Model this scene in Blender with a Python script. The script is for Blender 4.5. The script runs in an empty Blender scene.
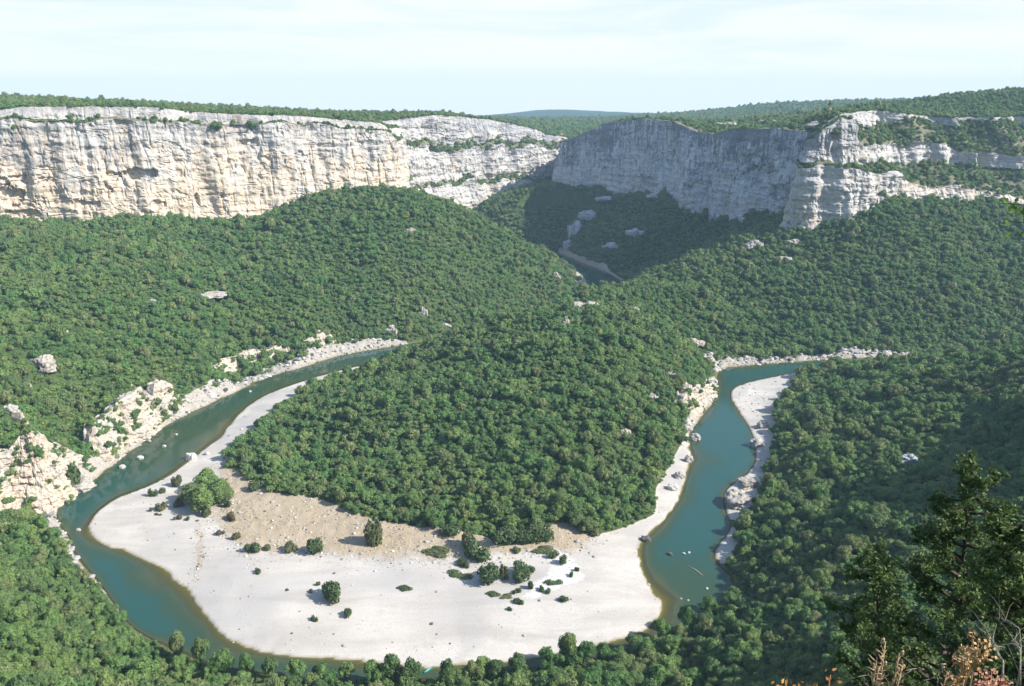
import bpy, bmesh, math, random
import numpy as np
from mathutils import Vector, Matrix
rng = np.random.default_rng(7); random.seed(7)
sc = bpy.context.scene
COL = sc.collection
R = math.radians
# ------------------------------------------------------------------ camera
F = 800.0; CU, CV = 512.0, 343.0; HC = 200.0
PITCH = math.atan((343 - 95) / F)
cp, sp_ = math.cos(PITCH), math.sin(PITCH)
cam = bpy.data.cameras.new('camera'); cam.lens = F / 1024 * 36; cam.sensor_width = 36
cam.clip_start = 0.1; cam.clip_end = 30000
camo = bpy.data.objects.new('camera', cam); COL.objects.link(camo)
camo.location = (0, 0, HC); camo.rotation_euler = (R(90) - PITCH, 0, 0)
sc.camera = camo
def ray(u, v):
    x = (u - CU) / F; y = (CV - v) / F
    return x, cp + y * sp_, -sp_ + y * cp
def atz(u, v, z):
    x, y, w = ray(u, v); t = (z - HC) / w
    return x * t, y * t
def atY(u, v, Y):
    x, y, w = ray(u, v); t = Y / y
    return x * t, Y, HC + w * t
def zat(v, Y):
    x, y, w = ray(CU, v); return HC + w * Y / y
def project(P):
    P = np.asarray(P, float); d = P - np.array([0, 0, HC])
    dep = d[:, 1] * cp - d[:, 2] * sp_
    up = d[:, 1] * sp_ + d[:, 2] * cp
    return CU + F * d[:, 0] / dep, CV - F * up / dep, dep
# ------------------------------------------------------------------ noise
_perm = rng.permutation(256).astype(np.int32); _perm = np.concatenate([_perm, _perm, _perm])
_g = rng.normal(size=(256, 3)); _g /= np.linalg.norm(_g, axis=1)[:, None]
def pn(x, y, z=0.0):
    x, y, z = np.broadcast_arrays(np.asarray(x, float), np.asarray(y, float), np.asarray(z, float))
    xi, yi, zi = np.floor(x).astype(np.int64), np.floor(y).astype(np.int64), np.floor(z).astype(np.int64)
    fx, fy, fz = x - xi, y - yi, z - zi
    xi &= 255; yi &= 255; zi &= 255
    u, v, w = [f * f * f * (f * (f * 6 - 15) + 10) for f in (fx, fy, fz)]
    out = 0
    for a in (0, 1):
        for b in (0, 1):
            for c in (0, 1):
                g = _g[_perm[_perm[_perm[(xi + a) & 255] + ((yi + b) & 255)] + ((zi + c) & 255)]]
                d = g[..., 0] * (fx - a) + g[..., 1] * (fy - b) + g[..., 2] * (fz - c)
                out = out + d * (u if a else 1 - u) * (v if b else 1 - v) * (w if c else 1 - w)
    return out * 1.5
def fbm(x, y, z=0.0, o=4, g=0.5):
    s = 0; a = 1.0; f = 1.0
    for i in range(o):
        s = s + a * pn(np.asarray(x) * f + i * 17.3, np.asarray(y) * f + i * 9.1, np.asarray(z) * f + i * 5.7); a *= g; f *= 2.03
    return s
def sstep(a, b, x):
    t = np.clip((x - a) / (b - a), 0, 1); return t * t * (3 - 2 * t)
# ------------------------------------------------------------------ mesh helpers
def np_mesh(name, V, faces, mat=None, smooth=False, attrs=None):
    V = np.asarray(V, np.float32); me = bpy.data.meshes.new(name)
    if isinstance(faces, np.ndarray):
        n, k = faces.shape
        me.vertices.add(len(V)); me.vertices.foreach_set('co', V.ravel())
        me.loops.add(n * k); me.loops.foreach_set('vertex_index', faces.astype(np.int32).ravel())
        me.polygons.add(n); me.polygons.foreach_set('loop_start', np.arange(0, n * k, k, dtype=np.int32))
        me.update(calc_edges=True)
    else:
        me.from_pydata(V.tolist(), [], faces)
    if attrs:
        for k_, a in attrs.items():
            at = me.attributes.new(k_, 'FLOAT', 'POINT'); at.data.foreach_set('value', np.asarray(a, np.float32).ravel())
    me.polygons.foreach_set('use_smooth', np.full(len(me.polygons), smooth))
    if mat: me.materials.append(mat)
    return me
def link(name, me, parent=None, loc=None):
    o = bpy.data.objects.new(name, me); COL.objects.link(o)
    if parent: o.parent = parent
    if loc is not None: o.location = loc
    return o
def tag(o, label=None, cat=None, group=None, kind=None):
    for k, v in (('label', label), ('category', cat), ('group', group), ('kind', kind)):
        if v: o[k] = v
    return o
def grid_faces(nr, nc):
    i = np.arange(nr * nc).reshape(nr, nc)
    return np.stack([i[:-1, :-1], i[:-1, 1:], i[1:, 1:], i[1:, :-1]], -1).reshape(-1, 4)
def ico(sub):
    bm = bmesh.new(); bmesh.ops.create_icosphere(bm, subdivisions=sub, radius=1)
    V = np.array([v.co[:] for v in bm.verts]); Fc = np.array([[v.index for v in f.verts] for f in bm.faces]); bm.free()
    return V, Fc
# ------------------------------------------------------------------ materials
class NT:
    def __init__(s, name):
        s.m = bpy.data.materials.new(name); s.m.use_nodes = True; s.t = s.m.node_tree; s.t.nodes.clear()
        s.out = s.t.nodes.new('ShaderNodeOutputMaterial')
    def n(s, typ, **kw):
        nd = s.t.nodes.new(typ)
        for k, v in kw.items(): setattr(nd, k, v)
        return nd
    def l(s, a, b): s.t.links.new(a, b)
    def setin(s, nd, i, v):
        if hasattr(v, 'is_output'): s.l(v, nd.inputs[i])
        else: nd.inputs[i].default_value = v
    def math(s, op, a, b=0.0, clamp=False):
        nd = s.n('ShaderNodeMath', operation=op, use_clamp=clamp); s.setin(nd, 0, a); s.setin(nd, 1, b); return nd.outputs[0]
    def mix(s, f, a, b, blend='MIX'):
        nd = s.n('ShaderNodeMix', data_type='RGBA', blend_type=blend)
        s.setin(nd, 0, f); 
        for i, v in ((6, a), (7, b)):
            if not hasattr(v, 'is_output'): v = tuple(v) + (1,)
            s.setin(nd, i, v)
        return nd.outputs[2]
    def noise(s, vec, scale, detail=4, rough=0.55, dist=0.0):
        nd = s.n('ShaderNodeTexNoise'); s.l(vec, nd.inputs['Vector']) if vec else None
        nd.inputs['Scale'].default_value = scale; nd.inputs['Detail'].default_value = detail
        nd.inputs['Roughness'].default_value = rough; nd.inputs['Distortion'].default_value = dist
        return nd.outputs['Fac']
    def vor(s, vec, scale, feature='F1'):
        nd = s.n('ShaderNodeTexVoronoi', feature=feature); s.l(vec, nd.inputs['Vector']); nd.inputs['Scale'].default_value = scale
        return nd
    def pos(s, scale=(1, 1, 1)):
        g = s.n('ShaderNodeNewGeometry'); mp = s.n('ShaderNodeMapping'); mp.inputs['Scale'].default_value = scale
        s.l(g.outputs['Position'], mp.inputs['Vector']); return mp.outputs[0]
    def ramp(s, f, a, b):   # linear remap a..b -> 0..1
        nd = s.n('ShaderNodeMapRange', interpolation_type='SMOOTHSTEP'); s.setin(nd, 0, f); nd.inputs[1].default_value = a; nd.inputs[2].default_value = b
        return nd.outputs[0]
    def attr(s, name, typ='GEOMETRY'):
        nd = s.n('ShaderNodeAttribute', attribute_type=typ); nd.attribute_name = name; return nd.outputs['Fac']
    def bump(s, h, strength=0.5, dist=0.5):
        nd = s.n('ShaderNodeBump'); s.l(h, nd.inputs['Height']); nd.inputs['Strength'].default_value = strength; nd.inputs['Distance'].default_value = dist
        return nd.outputs[0]
    def surf(s, col, rough=0.9, spec=0.15, normal=None):
        p = s.n('ShaderNodeBsdfPrincipled'); s.setin(p, 'Base Color', col if hasattr(col, 'is_output') else tuple(col) + (1,))
        s.setin(p, 'Roughness', rough); p.inputs['Specular IOR Level'].default_value = spec
        if normal: s.l(normal, p.inputs['Normal'])
        s.l(p.outputs[0], s.out.inputs[0]); return p

def rock_color(k, warm=0.5, m=1.0, tint=(1, 1, 1), con=1.0):
    """weathered limestone: pale body, warm iron stains, grey water streaks, thin dark bedding cracks"""
    P = lambda a, b: k.pos((a * m, a * m, b * m))
    p = P(1, 1); T_ = lambda c: tuple(x * y for x, y in zip(c, tint))
    big = k.noise(P(0.020, 0.030), 1.0, 4, 0.6)
    st = k.noise(P(0.34, 0.028), 1.0, 6, 0.7, 0.8)           # narrow vertical streaks
    st2 = k.noise(P(0.085, 0.014), 1.0, 4, 0.65, 0.7)         # broad curtains
    ly = k.noise(P(0.014, 0.34), 1.0, 5, 0.72, 0.5)           # bedding
    blk = k.vor(P(0.11, 0.09), 1.0, 'DISTANCE_TO_EDGE').outputs['Distance']
    fine = k.noise(p, 0.55, 6, 0.72)
    up = k.attr('upper')
    c = k.mix(k.ramp(fine, 0.3, 0.72), T_((0.37, 0.345, 0.315)), T_((0.55, 0.52, 0.475)))
    wv = k.math('SUBTRACT', k.math('ADD', k.math('MULTIPLY', big, 0.75), k.math('MULTIPLY', st2, 0.55)), k.math('MULTIPLY', up, 0.20))
    wm = k.math('MULTIPLY', k.ramp(wv, 0.66 - 0.24 * warm, 0.80 - 0.24 * warm), min(0.95, 0.25 + 0.75 * warm))
    c = k.mix(wm, c, k.mix(k.ramp(st, 0.35, 0.65), (0.57, 0.43, 0.295), (0.62, 0.545, 0.44)))
    c = k.mix(k.math('MULTIPLY', k.ramp(k.math('ADD', st2, k.math('MULTIPLY', st, 0.5)), 0.66, 0.58), 0.75), c, T_((0.62, 0.595, 0.55)))
    gy = k.math('ADD', k.math('MULTIPLY', k.ramp(k.math('ADD', st, k.math('MULTIPLY', up, 0.13)), 0.56, 0.68), 0.55), k.math('MULTIPLY', k.ramp(k.math('ADD', big, k.math('MULTIPLY', up, 0.24)), 0.66, 0.80), 0.5), True)
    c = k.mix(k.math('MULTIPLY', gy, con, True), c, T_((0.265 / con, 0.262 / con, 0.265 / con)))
    c = k.mix(k.math('MULTIPLY', k.ramp(ly, 0.59, 0.70), 0.5), c, T_((0.24, 0.22, 0.20)))
    c = k.mix(k.math('MULTIPLY', k.math('MULTIPLY', k.ramp(blk, 0.06, 0.015), k.ramp(big, 0.40, 0.60)), 0.55), c, T_((0.16, 0.15, 0.14)))
    c = k.mix(k.math('MULTIPLY', k.ramp(fine, 0.42, 0.30), 0.5), c, T_((0.17, 0.16, 0.15)))
    h = k.math('ADD', k.math('MULTIPLY', fine, 0.8), k.math('ADD', k.math('MULTIPLY', st, 0.4), k.math('MULTIPLY', ly, 0.7)))
    return c, h
def m_rock(name, warm, bumpd=1.6, m=1.0, tint=(1, 1, 1), con=1.0):
    k = NT(name); c, h = rock_color(k, warm, m, tint, con)
    soil = k.mix(k.noise(k.pos(), 0.35, 4), (0.07, 0.085, 0.035), (0.24, 0.21, 0.15))
    c = k.mix(k.attr('rock'), soil, c)
    k.surf(c, 0.95, 0.1, k.bump(h, 0.7, bumpd)); return k.m
def m_boulder(name, a, b):
    k = NT(name); p = k.pos(); n1 = k.noise(p, 0.9, 5, 0.65)
    c = k.mix(n1, a, b)
    k.surf(c, 0.9, 0.15, k.bump(n1, 0.6, 0.4)); return k.m
def m_terrain():
    k = NT('valley_ground'); p = k.pos()
    n_s = k.noise(p, 1.3, 5, 0.7); n_m = k.noise(p, 0.13, 4, 0.6); n_l = k.noise(p, 0.035, 3)
    # undergrowth and soil beneath the woods
    c = k.mix(k.noise(p, 0.9, 6, 0.8), (0.018, 0.034, 0.012), (0.085, 0.125, 0.042))
    c = k.mix(k.math('MULTIPLY', k.ramp(n_m, 0.60, 0.72), 0.5), c, (0.19, 0.17, 0.11))
    far = k.attr('far')   # distant plateau: closed low scrub
    fs = k.mix(k.noise(p, 0.05, 6, 0.75), (0.014, 0.038, 0.020), (0.045, 0.080, 0.038))
    c = k.mix(far, c, fs)
    # bare banks of limestone
    rb = k.mix(k.noise(p, 0.45, 5, 0.75), (0.14, 0.13, 0.11), (0.52, 0.48, 0.42))
    vr = k.vor(p, 0.55); rb = k.mix(k.math('MULTIPLY', k.ramp(vr.outputs['Distance'], 0.75, 1.05), 0.5), rb, (0.16, 0.15, 0.13))
    c = k.mix(k.ramp(k.math('ADD', k.attr('bank'), k.math('MULTIPLY', k.math('SUBTRACT', n_m, 0.5), 0.5)), 0.35, 0.6), c, rb)
    # dry tan cobbles with low grass
    cob = k.vor(p, 0.9); tn = k.mix(k.noise(p, 0.09, 4), (0.30, 0.235, 0.155), (0.425, 0.355, 0.265))
    tn = k.mix(k.ramp(cob.outputs['Distance'], 0.25, 0.05), tn, (0.46, 0.42, 0.36))
    tn = k.mix(k.math('MULTIPLY', k.ramp(k.noise(p, 0.5, 5, 0.7), 0.57, 0.68), 0.6), tn, (0.20, 0.19, 0.09))
    # washed white gravel, long low bands left by the floods
    fl = k.noise(k.pos((0.02, 0.09, 0.1)), 1.0, 4, 0.6, 0.8)
    gr = k.mix(k.ramp(fl, 0.32, 0.68), (0.425, 0.392, 0.352), (0.515, 0.482, 0.440))
    gr = k.mix(k.math('MULTIPLY', k.ramp(n_s, 0.52, 0.66), 0.42), gr, (0.24, 0.225, 0.205))
    gr = k.mix(k.math('MULTIPLY', k.ramp(k.noise(p, 0.06, 4), 0.56, 0.70), 0.45), gr, (0.37, 0.335, 0.285))
    gr = k.mix(k.math('MULTIPLY', k.ramp(k.noise(p, 0.013, 3, 0.5), 0.46, 0.62), 0.55), gr, (0.345, 0.335, 0.325))
    gr = k.mix(k.math('MULTIPLY', k.ramp(k.math('ADD', k.attr('white'), k.math('MULTIPLY', k.math('SUBTRACT', k.noise(p, 0.32, 5, 0.8), 0.5), 2.6)), 0.5, 1.0), 0.8), gr, (0.58, 0.57, 0.545))
    tw = k.ramp(k.math('ADD', k.math('ADD', k.attr('tan'), k.math('MULTIPLY', k.math('SUBTRACT', n_m, 0.5), 1.0)), k.math('MULTIPLY', k.math('SUBTRACT', n_s, 0.5), 1.2)), 0.30, 0.70)
    sp = k.vor(p, 0.42); band = k.math('MULTIPLY', k.ramp(k.attr('tan'), 0.0, 0.35), k.ramp(k.noise(p, 0.08, 3), 0.45, 0.6))
    gr = k.mix(k.math('MULTIPLY', k.math('MULTIPLY', k.ramp(sp.outputs['Distance'], 0.42, 0.28), band), 0.6), gr, (0.13, 0.125, 0.09))
    tn = k.mix(k.math('MULTIPLY', k.math('MULTIPLY', k.ramp(sp.outputs['Distance'], 0.40, 0.2), k.ramp(k.noise(p, 0.05, 4), 0.40, 0.62)), 0.55), tn, (0.14, 0.135, 0.07))
    gb = k.mix(tw, gr, tn)
    bw = k.ramp(k.math('ADD', k.attr('bar'), k.math('MULTIPLY', k.math('SUBTRACT', n_m, 0.5), 0.35)), 0.38, 0.62)
    c = k.mix(bw, c, gb)
    # wet margin and algae-brown river bed
    c = k.mix(k.attr('wet'), c, k.mix(n_s, (0.15, 0.115, 0.05), (0.24, 0.19, 0.09)))
    hb = k.math('ADD', k.math('MULTIPLY', n_s, k.math('ADD', k.math('MULTIPLY', k.attr('bank'), 1.5), 0.35)), k.math('MULTIPLY', cob.outputs['Distance'], k.math('MULTIPLY', tw, k.math('MULTIPLY', bw, 0.6))))
    k.surf(c, 0.95, 0.1, k.bump(hb, 0.5, 0.5)); return k.m
def m_leaf(name, cols, transl=0.36, vein=1.0):
    k = NT(name); p = k.pos()
    oi = k.n('ShaderNodeObjectInfo'); r = oi.outputs['Random']
    patch = k.noise(p, 0.018, 3, 0.6)
    a, b, c_, d = cols
    c = k.mix(k.ramp(r, 0.0, 0.6), a, b)
    c = k.mix(k.ramp(r, 0.72, 1.0), c, c_)
    c = k.mix(k.math('MULTIPLY', k.ramp(patch, 0.46, 0.62), 0.7), c, d)
    c = k.mix(k.math('MULTIPLY', k.ramp(k.noise(p, 0.05, 3, 0.6), 0.54, 0.66), 0.6), c, tuple(0.85 * q for q in a))
    c = k.mix(k.math('MULTIPLY', k.ramp(k.noise(p, 0.11, 2, 0.5), 0.62, 0.70), 0.5), c, c_)
    c = k.mix(k.math('MULTIPLY', k.noise(p, 1.1 * vein, 3, 0.7), 0.5), c, (0.16, 0.19, 0.085), 'MIX') if False else c
    nz = k.noise(p, 1.6 * vein, 2, 0.6)
    hs = k.n('ShaderNodeHueSaturation'); k.l(c, hs.inputs['Color']); k.l(k.math('ADD', k.math('MULTIPLY', nz, 1.1), 0.45), hs.inputs['Value'])
    d_ = k.n('ShaderNodeBsdfPrincipled'); k.l(hs.outputs[0], d_.inputs['Base Color']); d_.inputs['Roughness'].default_value = 0.55; d_.inputs['Specular IOR Level'].default_value = 0.3
    t_ = k.n('ShaderNodeBsdfTranslucent'); k.l(hs.outputs[0], t_.inputs['Color'])
    mx = k.n('ShaderNodeMixShader'); mx.inputs[0].default_value = transl
    k.l(d_.outputs[0], mx.inputs[1]); k.l(t_.outputs[0], mx.inputs[2]); k.l(mx.outputs[0], k.out.inputs[0]); return k.m
def m_bark(name, a, b, sc_=3.0):
    k = NT(name); n = k.noise(k.pos((1, 1, 0.3)), sc_, 4, 0.7); k.surf(k.mix(n, a, b), 0.9, 0.1, k.bump(n, 0.6, 0.1)); return k.m
def m_plain(name, a, b, s=4.0, rough=0.8):
    k = NT(name); n = k.noise(k.pos(), s, 3, 0.6); k.surf(k.mix(n, a, b), rough, 0.2); return k.m
def m_water():
    k = NT('river_water'); p = k.pos(); d = k.attr('depth')
    n = k.noise(p, 0.022, 4, 0.6)
    dn = k.math('ADD', d, k.math('MULTIPLY', k.math('SUBTRACT', n, 0.5), 2.2))
    c = k.mix(k.ramp(dn, 0.2, 1.8), (0.070, 0.076, 0.032), (0.032, 0.062, 0.034))
    c = k.mix(k.ramp(dn, 1.6, 3.6), c, (0.021, 0.071, 0.060))
    rip = k.math('ADD', k.math('MULTIPLY', k.noise(k.pos((1, 1, 1)), 0.9, 3), 0.6), k.noise(p, 0.15, 2))
    pr = k.n('ShaderNodeBsdfPrincipled'); k.l(c, pr.inputs['Base Color']); pr.inputs['Roughness'].default_value = 0.08
    pr.inputs['IOR'].default_value = 1.33; pr.inputs['Specular IOR Level'].default_value = 0.5
    k.l(k.bump(rip, 0.06, 0.2), pr.inputs['Normal'])
    tr = k.n('ShaderNodeBsdfTransparent'); tr.inputs[0].default_value = (0.75, 0.80, 0.62, 1)
    mx = k.n('ShaderNodeMixShader'); k.l(k.ramp(d, -0.1, 1.1), mx.inputs[0]); k.l(tr.outputs[0], mx.inputs[1]); k.l(pr.outputs[0], mx.inputs[2])
    k.l(mx.outputs[0], k.out.inputs[0]); return k.m
# ------------------------------------------------------------------ river outline (water level 0) in plan
def poly(pts, z=0.0): return np.array([atz(u, v, z) for u, v in pts])
def chaikin(P, n=1, closed=True):
    for _ in range(n):
        Q = np.roll(P, -1, 0)
        if not closed: P, Q = P[:-1], Q[:-1]
        P = np.stack([0.75 * P + 0.25 * Q, 0.25 * P + 0.75 * Q], 1).reshape(-1, 2)
    return P
def seg_dist(X, Y, P, closed=True):
    X = X.astype(np.float32); Y = Y.astype(np.float32); best = np.full(X.shape, 1e12, np.float32)
    n = len(P)
    for i in range(n if closed else n - 1):
        a = P[i]; b = P[(i + 1) % n]; dx, dy = float(b[0] - a[0]), float(b[1] - a[1]); L = dx * dx + dy * dy + 1e-9
        px = X - np.float32(a[0]); py = Y - np.float32(a[1])
        t = np.clip((px * dx + py * dy) / L, 0, 1); px -= t * dx; py -= t * dy
        np.minimum(best, px * px + py * py, out=best)
    return np.sqrt(best)
def inside(X, Y, P):
    r = np.zeros(X.shape, bool); n = len(P)
    for i in range(n):
        x1, y1 = P[i]; x2, y2 = P[(i + 1) % n]
        if y1 == y2: continue
        c = ((y1 > Y) != (y2 > Y)) & (X < (x2 - x1) * (Y - y1) / (y2 - y1) + x1); r ^= c
    return r
def sdist(X, Y, P):
    d = seg_dist(X, Y, P); return np.where(inside(X, Y, P), d, -d)
OUT = [(548, 252), (562, 266), (578, 271), (592, 287), (588, 298), (560, 310), (510, 322), (460, 332), (418, 342), (395, 346), (370, 350), (340, 355), (300, 368), (262, 378),
       (240, 390), (205, 405), (185, 415), (160, 428), (145, 440), (128, 453), (112, 465), (90, 483), (75, 493), (58, 505), (55, 520), (68, 540), (76, 558), (95, 580),
       (110, 600), (126, 624), (160, 646), (205, 664), (270, 677), (340, 682), (430, 681), (500, 674), (600, 658), (660, 637), (700, 619), (728, 598), (738, 580), (722, 566),
       (713, 556), (722, 541), (733, 528), (727, 512), (724, 497), (730, 486), (742, 478), (752, 470), (757, 455), (755, 440), (748, 425), (738, 410), (730, 398), (732, 389),
       (742, 384), (762, 379), (800, 372), (830, 366), (870, 362), (920, 361), (1010, 362)]
INN = [(1010, 351), (910, 356), (860, 357.5), (800, 361), (745, 365), (722, 368), (716, 374), (716, 387), (712, 402), (700, 418), (690, 430), (688, 445), (690, 455), (686, 475),
       (680, 495), (668, 513), (655, 527), (640, 541), (639, 560), (645, 580), (655, 592), (664, 605), (655, 622), (635, 635), (600, 645), (540, 657), (480, 664),
       (430, 667), (380, 664), (345, 660), (300, 657), (265, 652), (240, 645), (215, 628), (200, 605), (185, 587), (165, 570), (140, 556), (110, 546), (92, 538), (87, 530),
       (95, 513), (115, 498), (140, 490), (165, 478), (185, 463), (205, 448), (222, 437), (230, 425), (245, 408), (265, 395), (290, 385), (320, 376), (345, 369), (368, 364),
       (400, 355), (430, 346), (480, 331), (540, 315), (590, 300), (612, 291), (627, 284), (603, 270), (577, 262), (555, 250)]
RIVER = chaikin(poly(OUT + INN), 1)
BAR = chaikin(poly([(368, 362), (330, 371), (290, 383), (262, 394), (243, 407), (228, 424), (221, 435), (204, 447), (184, 462), (164, 477), (139, 488), (114, 496), (93, 512), (84, 530), (92, 541),
       (140, 559), (164, 573), (198, 608), (213, 632), (238, 650), (300, 662), (345, 666), (430, 674), (480, 670), (540, 663), (600, 651), (640, 640), (660, 624), (670, 606), (650, 580), (644, 560),
       (645, 543), (660, 527), (674, 513), (686, 495), (692, 476), (694, 456), (692, 443), (694, 430), (688, 428), (680, 445), (672, 460), (660, 480), (655, 490), (657, 511), (638, 520), (612, 531), (590, 536),
       (583, 526), (550, 526), (535, 540), (500, 546), (486, 537), (448, 529), (388, 527), (335, 508), (310, 498), (275, 498), (255, 481), (228, 466), (232, 448), (246, 438), (264, 424), (275, 407), (300, 394), (330, 380), (368, 370)], 2.0), 1)
TAN = chaikin(poly([(222, 456), (258, 466), (280, 482), (335, 494), (388, 512), (470, 516), (500, 530), (545, 514), (592, 514), (590, 542), (560, 549), (500, 551), (440, 556), (380, 556), (330, 551), (290, 547), (255, 552), (236, 538), (215, 518), (214, 490)], 3.0), 1)
WHT = chaikin(poly([(540, 548), (556, 545), (572, 556), (590, 578), (575, 584), (560, 588), (540, 598), (520, 600), (530, 585), (545, 575), (552, 562)], 2.0), 1)
BARR = chaikin(poly([(727, 394), (742, 382), (762, 377), (804, 369), (796, 380), (784, 394), (777, 410), (775, 430), (772, 450), (768, 470), (762, 490), (754, 512), (742, 522), (722, 515), (720, 495), (727, 482), (750, 468), (754, 455), (745, 427)], 1.0), 1)
BARS = chaikin(poly([(709, 557), (720, 538), (733, 524), (738, 534), (737, 548), (728, 566)], 0.5), 1)
BANKL = chaikin(poly([(420, 345), (370, 353), (300, 371), (240, 393), (185, 418), (145, 443), (112, 468), (75, 496), (60, 507), (58, 520), (72, 540), (98, 580), (129, 624), (120, 612), (96, 584), (70, 556), (48, 530), (34, 510), (44, 488),
       (68, 478), (94, 466), (110, 454), (136, 437), (163, 416), (198, 401), (222, 388), (252, 374), (300, 361), (340, 350), (400, 342)], 0.5), 1)
BANKO = poly([(-30, 512), (0, 496), (24, 490), (58, 480), (74, 468), (60, 502), (40, 512), (20, 520), (-30, 528)], 5.0)
BANKF = poly([(715, 372), (745, 368), (800, 364), (860, 360), (915, 359), (915, 351), (860, 352), (800, 355), (740, 359), (700, 362)], 0.5)
BANKT = poly([(558, 252), (580, 262), (605, 271), (630, 286), (632, 284), (606, 268.5), (580, 260), (560, 250.5)], 0.5)
BANKR = poly([(692, 432), (703, 420), (715, 405), (719, 385), (714, 378), (700, 396), (694, 412), (684, 430)], 0.5)
BANKH = poly([(594, 292), (596, 284), (584, 274), (570, 270), (572, 278), (582, 290)], 1.5)
# ------------------------------------------------------------------ cliff descriptions (u, Y, profile)
def prof_cols(rows, mk): return [(r[0], r[1], mk(*r[2:])) for r in rows]
# profile point: (back, v, kind of the band that ends here; 1 rock 0 planted)
CL_A = prof_cols([(-240, 640, 224, 124, 122, 107), (-150, 660, 224, 124, 122, 107), (-60, 682, 223, 124, 122, 109), (0, 700, 221, 124, 122, 111), (30, 708, 221, 121, 119, 107), (60, 716, 220, 121, 119, 107), (130, 735, 218, 122, 120, 107), (165, 748, 219, 123, 121, 108),
        (200, 765, 221, 124, 122, 112), (235, 783, 223, 124, 123, 114), (268, 800, 217, 123, 122, 115), (302, 818, 200, 124, 123, 116), (340, 838, 190, 127, 126, 119), (384, 860, 194, 131, 130, 123),
        (402, 872, 196, 140, 137, 128), (408, 910, 196, 142, 139, 128), (398, 985, 196, 142, 140, 126), (388, 1050, 196, 142, 140, 126)],
        lambda b, t1, b2, t2: [(-1, b, 1), (4, t1, 1), (9, b2, 0), (12, t2, 1)])
CL_B = prof_cols([(388, 1020, 204, 182, 181, 146, 143, 124), (402, 1045, 204, 183, 181, 147, 143, 121), (428, 1082, 208, 184, 182, 148, 144, 118), (454, 1125, 214, 184, 181, 148, 145, 115), (480, 1175, 220, 182, 179, 149, 145, 117),
        (508, 1230, 222, 181, 178, 149, 144, 120), (540, 1290, 222, 180, 177, 148, 142, 127), (565, 1330, 222, 178, 175, 147, 142, 135), (600, 1400, 222, 178, 175, 147, 143, 140), (680, 1560, 220, 178, 175, 147, 143, 136)],
        lambda b, l1, l1b, l2, l2b, t: [(-2, b, 1), (8, l1, 1), (15, l1b, 0), (19, l2, 1), (29, l2b, 0), (32, t, 1)])
CL_C = prof_cols([(552, 1230, 184, 162, 161, 144), (560, 1180, 184, 162, 161, 140), (575, 1150, 185, 160, 159, 135), (600, 1110, 187, 158, 157, 123), (635, 1065, 190, 160, 159, 119), (662, 1020, 195, 162, 161, 121), (690, 980, 205, 168, 167, 132), (703, 960, 212, 168, 167, 134),
        (728, 930, 216, 168, 167, 130), (766, 885, 207, 166, 165, 128), (800, 845, 208, 166, 165, 133), (822, 815, 205, 166, 165, 134)],
        lambda b, m, mb, t: [(-2, b, 1), (4, m, 1), (6, mb, 1), (10, t, 1)])
CL_D = prof_cols([(812, 832, 206, 166, 160, 140, 139, 134, 3, 6), (795, 782, 222, 163, 160, 142, 138, 133, 6, 10), (814, 768, 232, 163, 158, 134, 131, 128, 7, 11), (843, 768, 220, 166, 163, 119, 118, 115, 9, 14),
        (862, 776, 212, 170, 164, 118, 116, 113, 13, 20), (880, 786, 200, 171, 164, 142, 124, 114, 26, 55), (905, 798, 199, 177, 166, 145, 129, 111, 32, 66), (930, 806, 199, 184, 163, 145, 126, 110, 38, 74), (958, 815, 200, 187, 166, 146, 124, 114, 42, 80),
        (1000, 826, 203, 194, 166, 152, 126, 118, 50, 88), (1040, 838, 203, 198, 166, 156, 122, 117, 50, 92), (1200, 880, 203, 198, 166, 158, 120, 114, 50, 92), (1500, 940, 203, 198, 166, 158, 120, 114, 50, 92)],
        lambda b, t1, b2, t2, b3, t3, k2, k3: [(-2, b, 1), (3, t1, 1), (k2, b2, 0), (k2 + 4, t2, 1), (k3, b3, 0), (k3 + 5, t3, 1)])
def smooth1(a, n):
    for _ in range(n):
        b = a.copy(); b[1:-1] = 0.25 * a[:-2] + 0.5 * a[1:-1] + 0.25 * a[2:]; a = b
    return a
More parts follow.
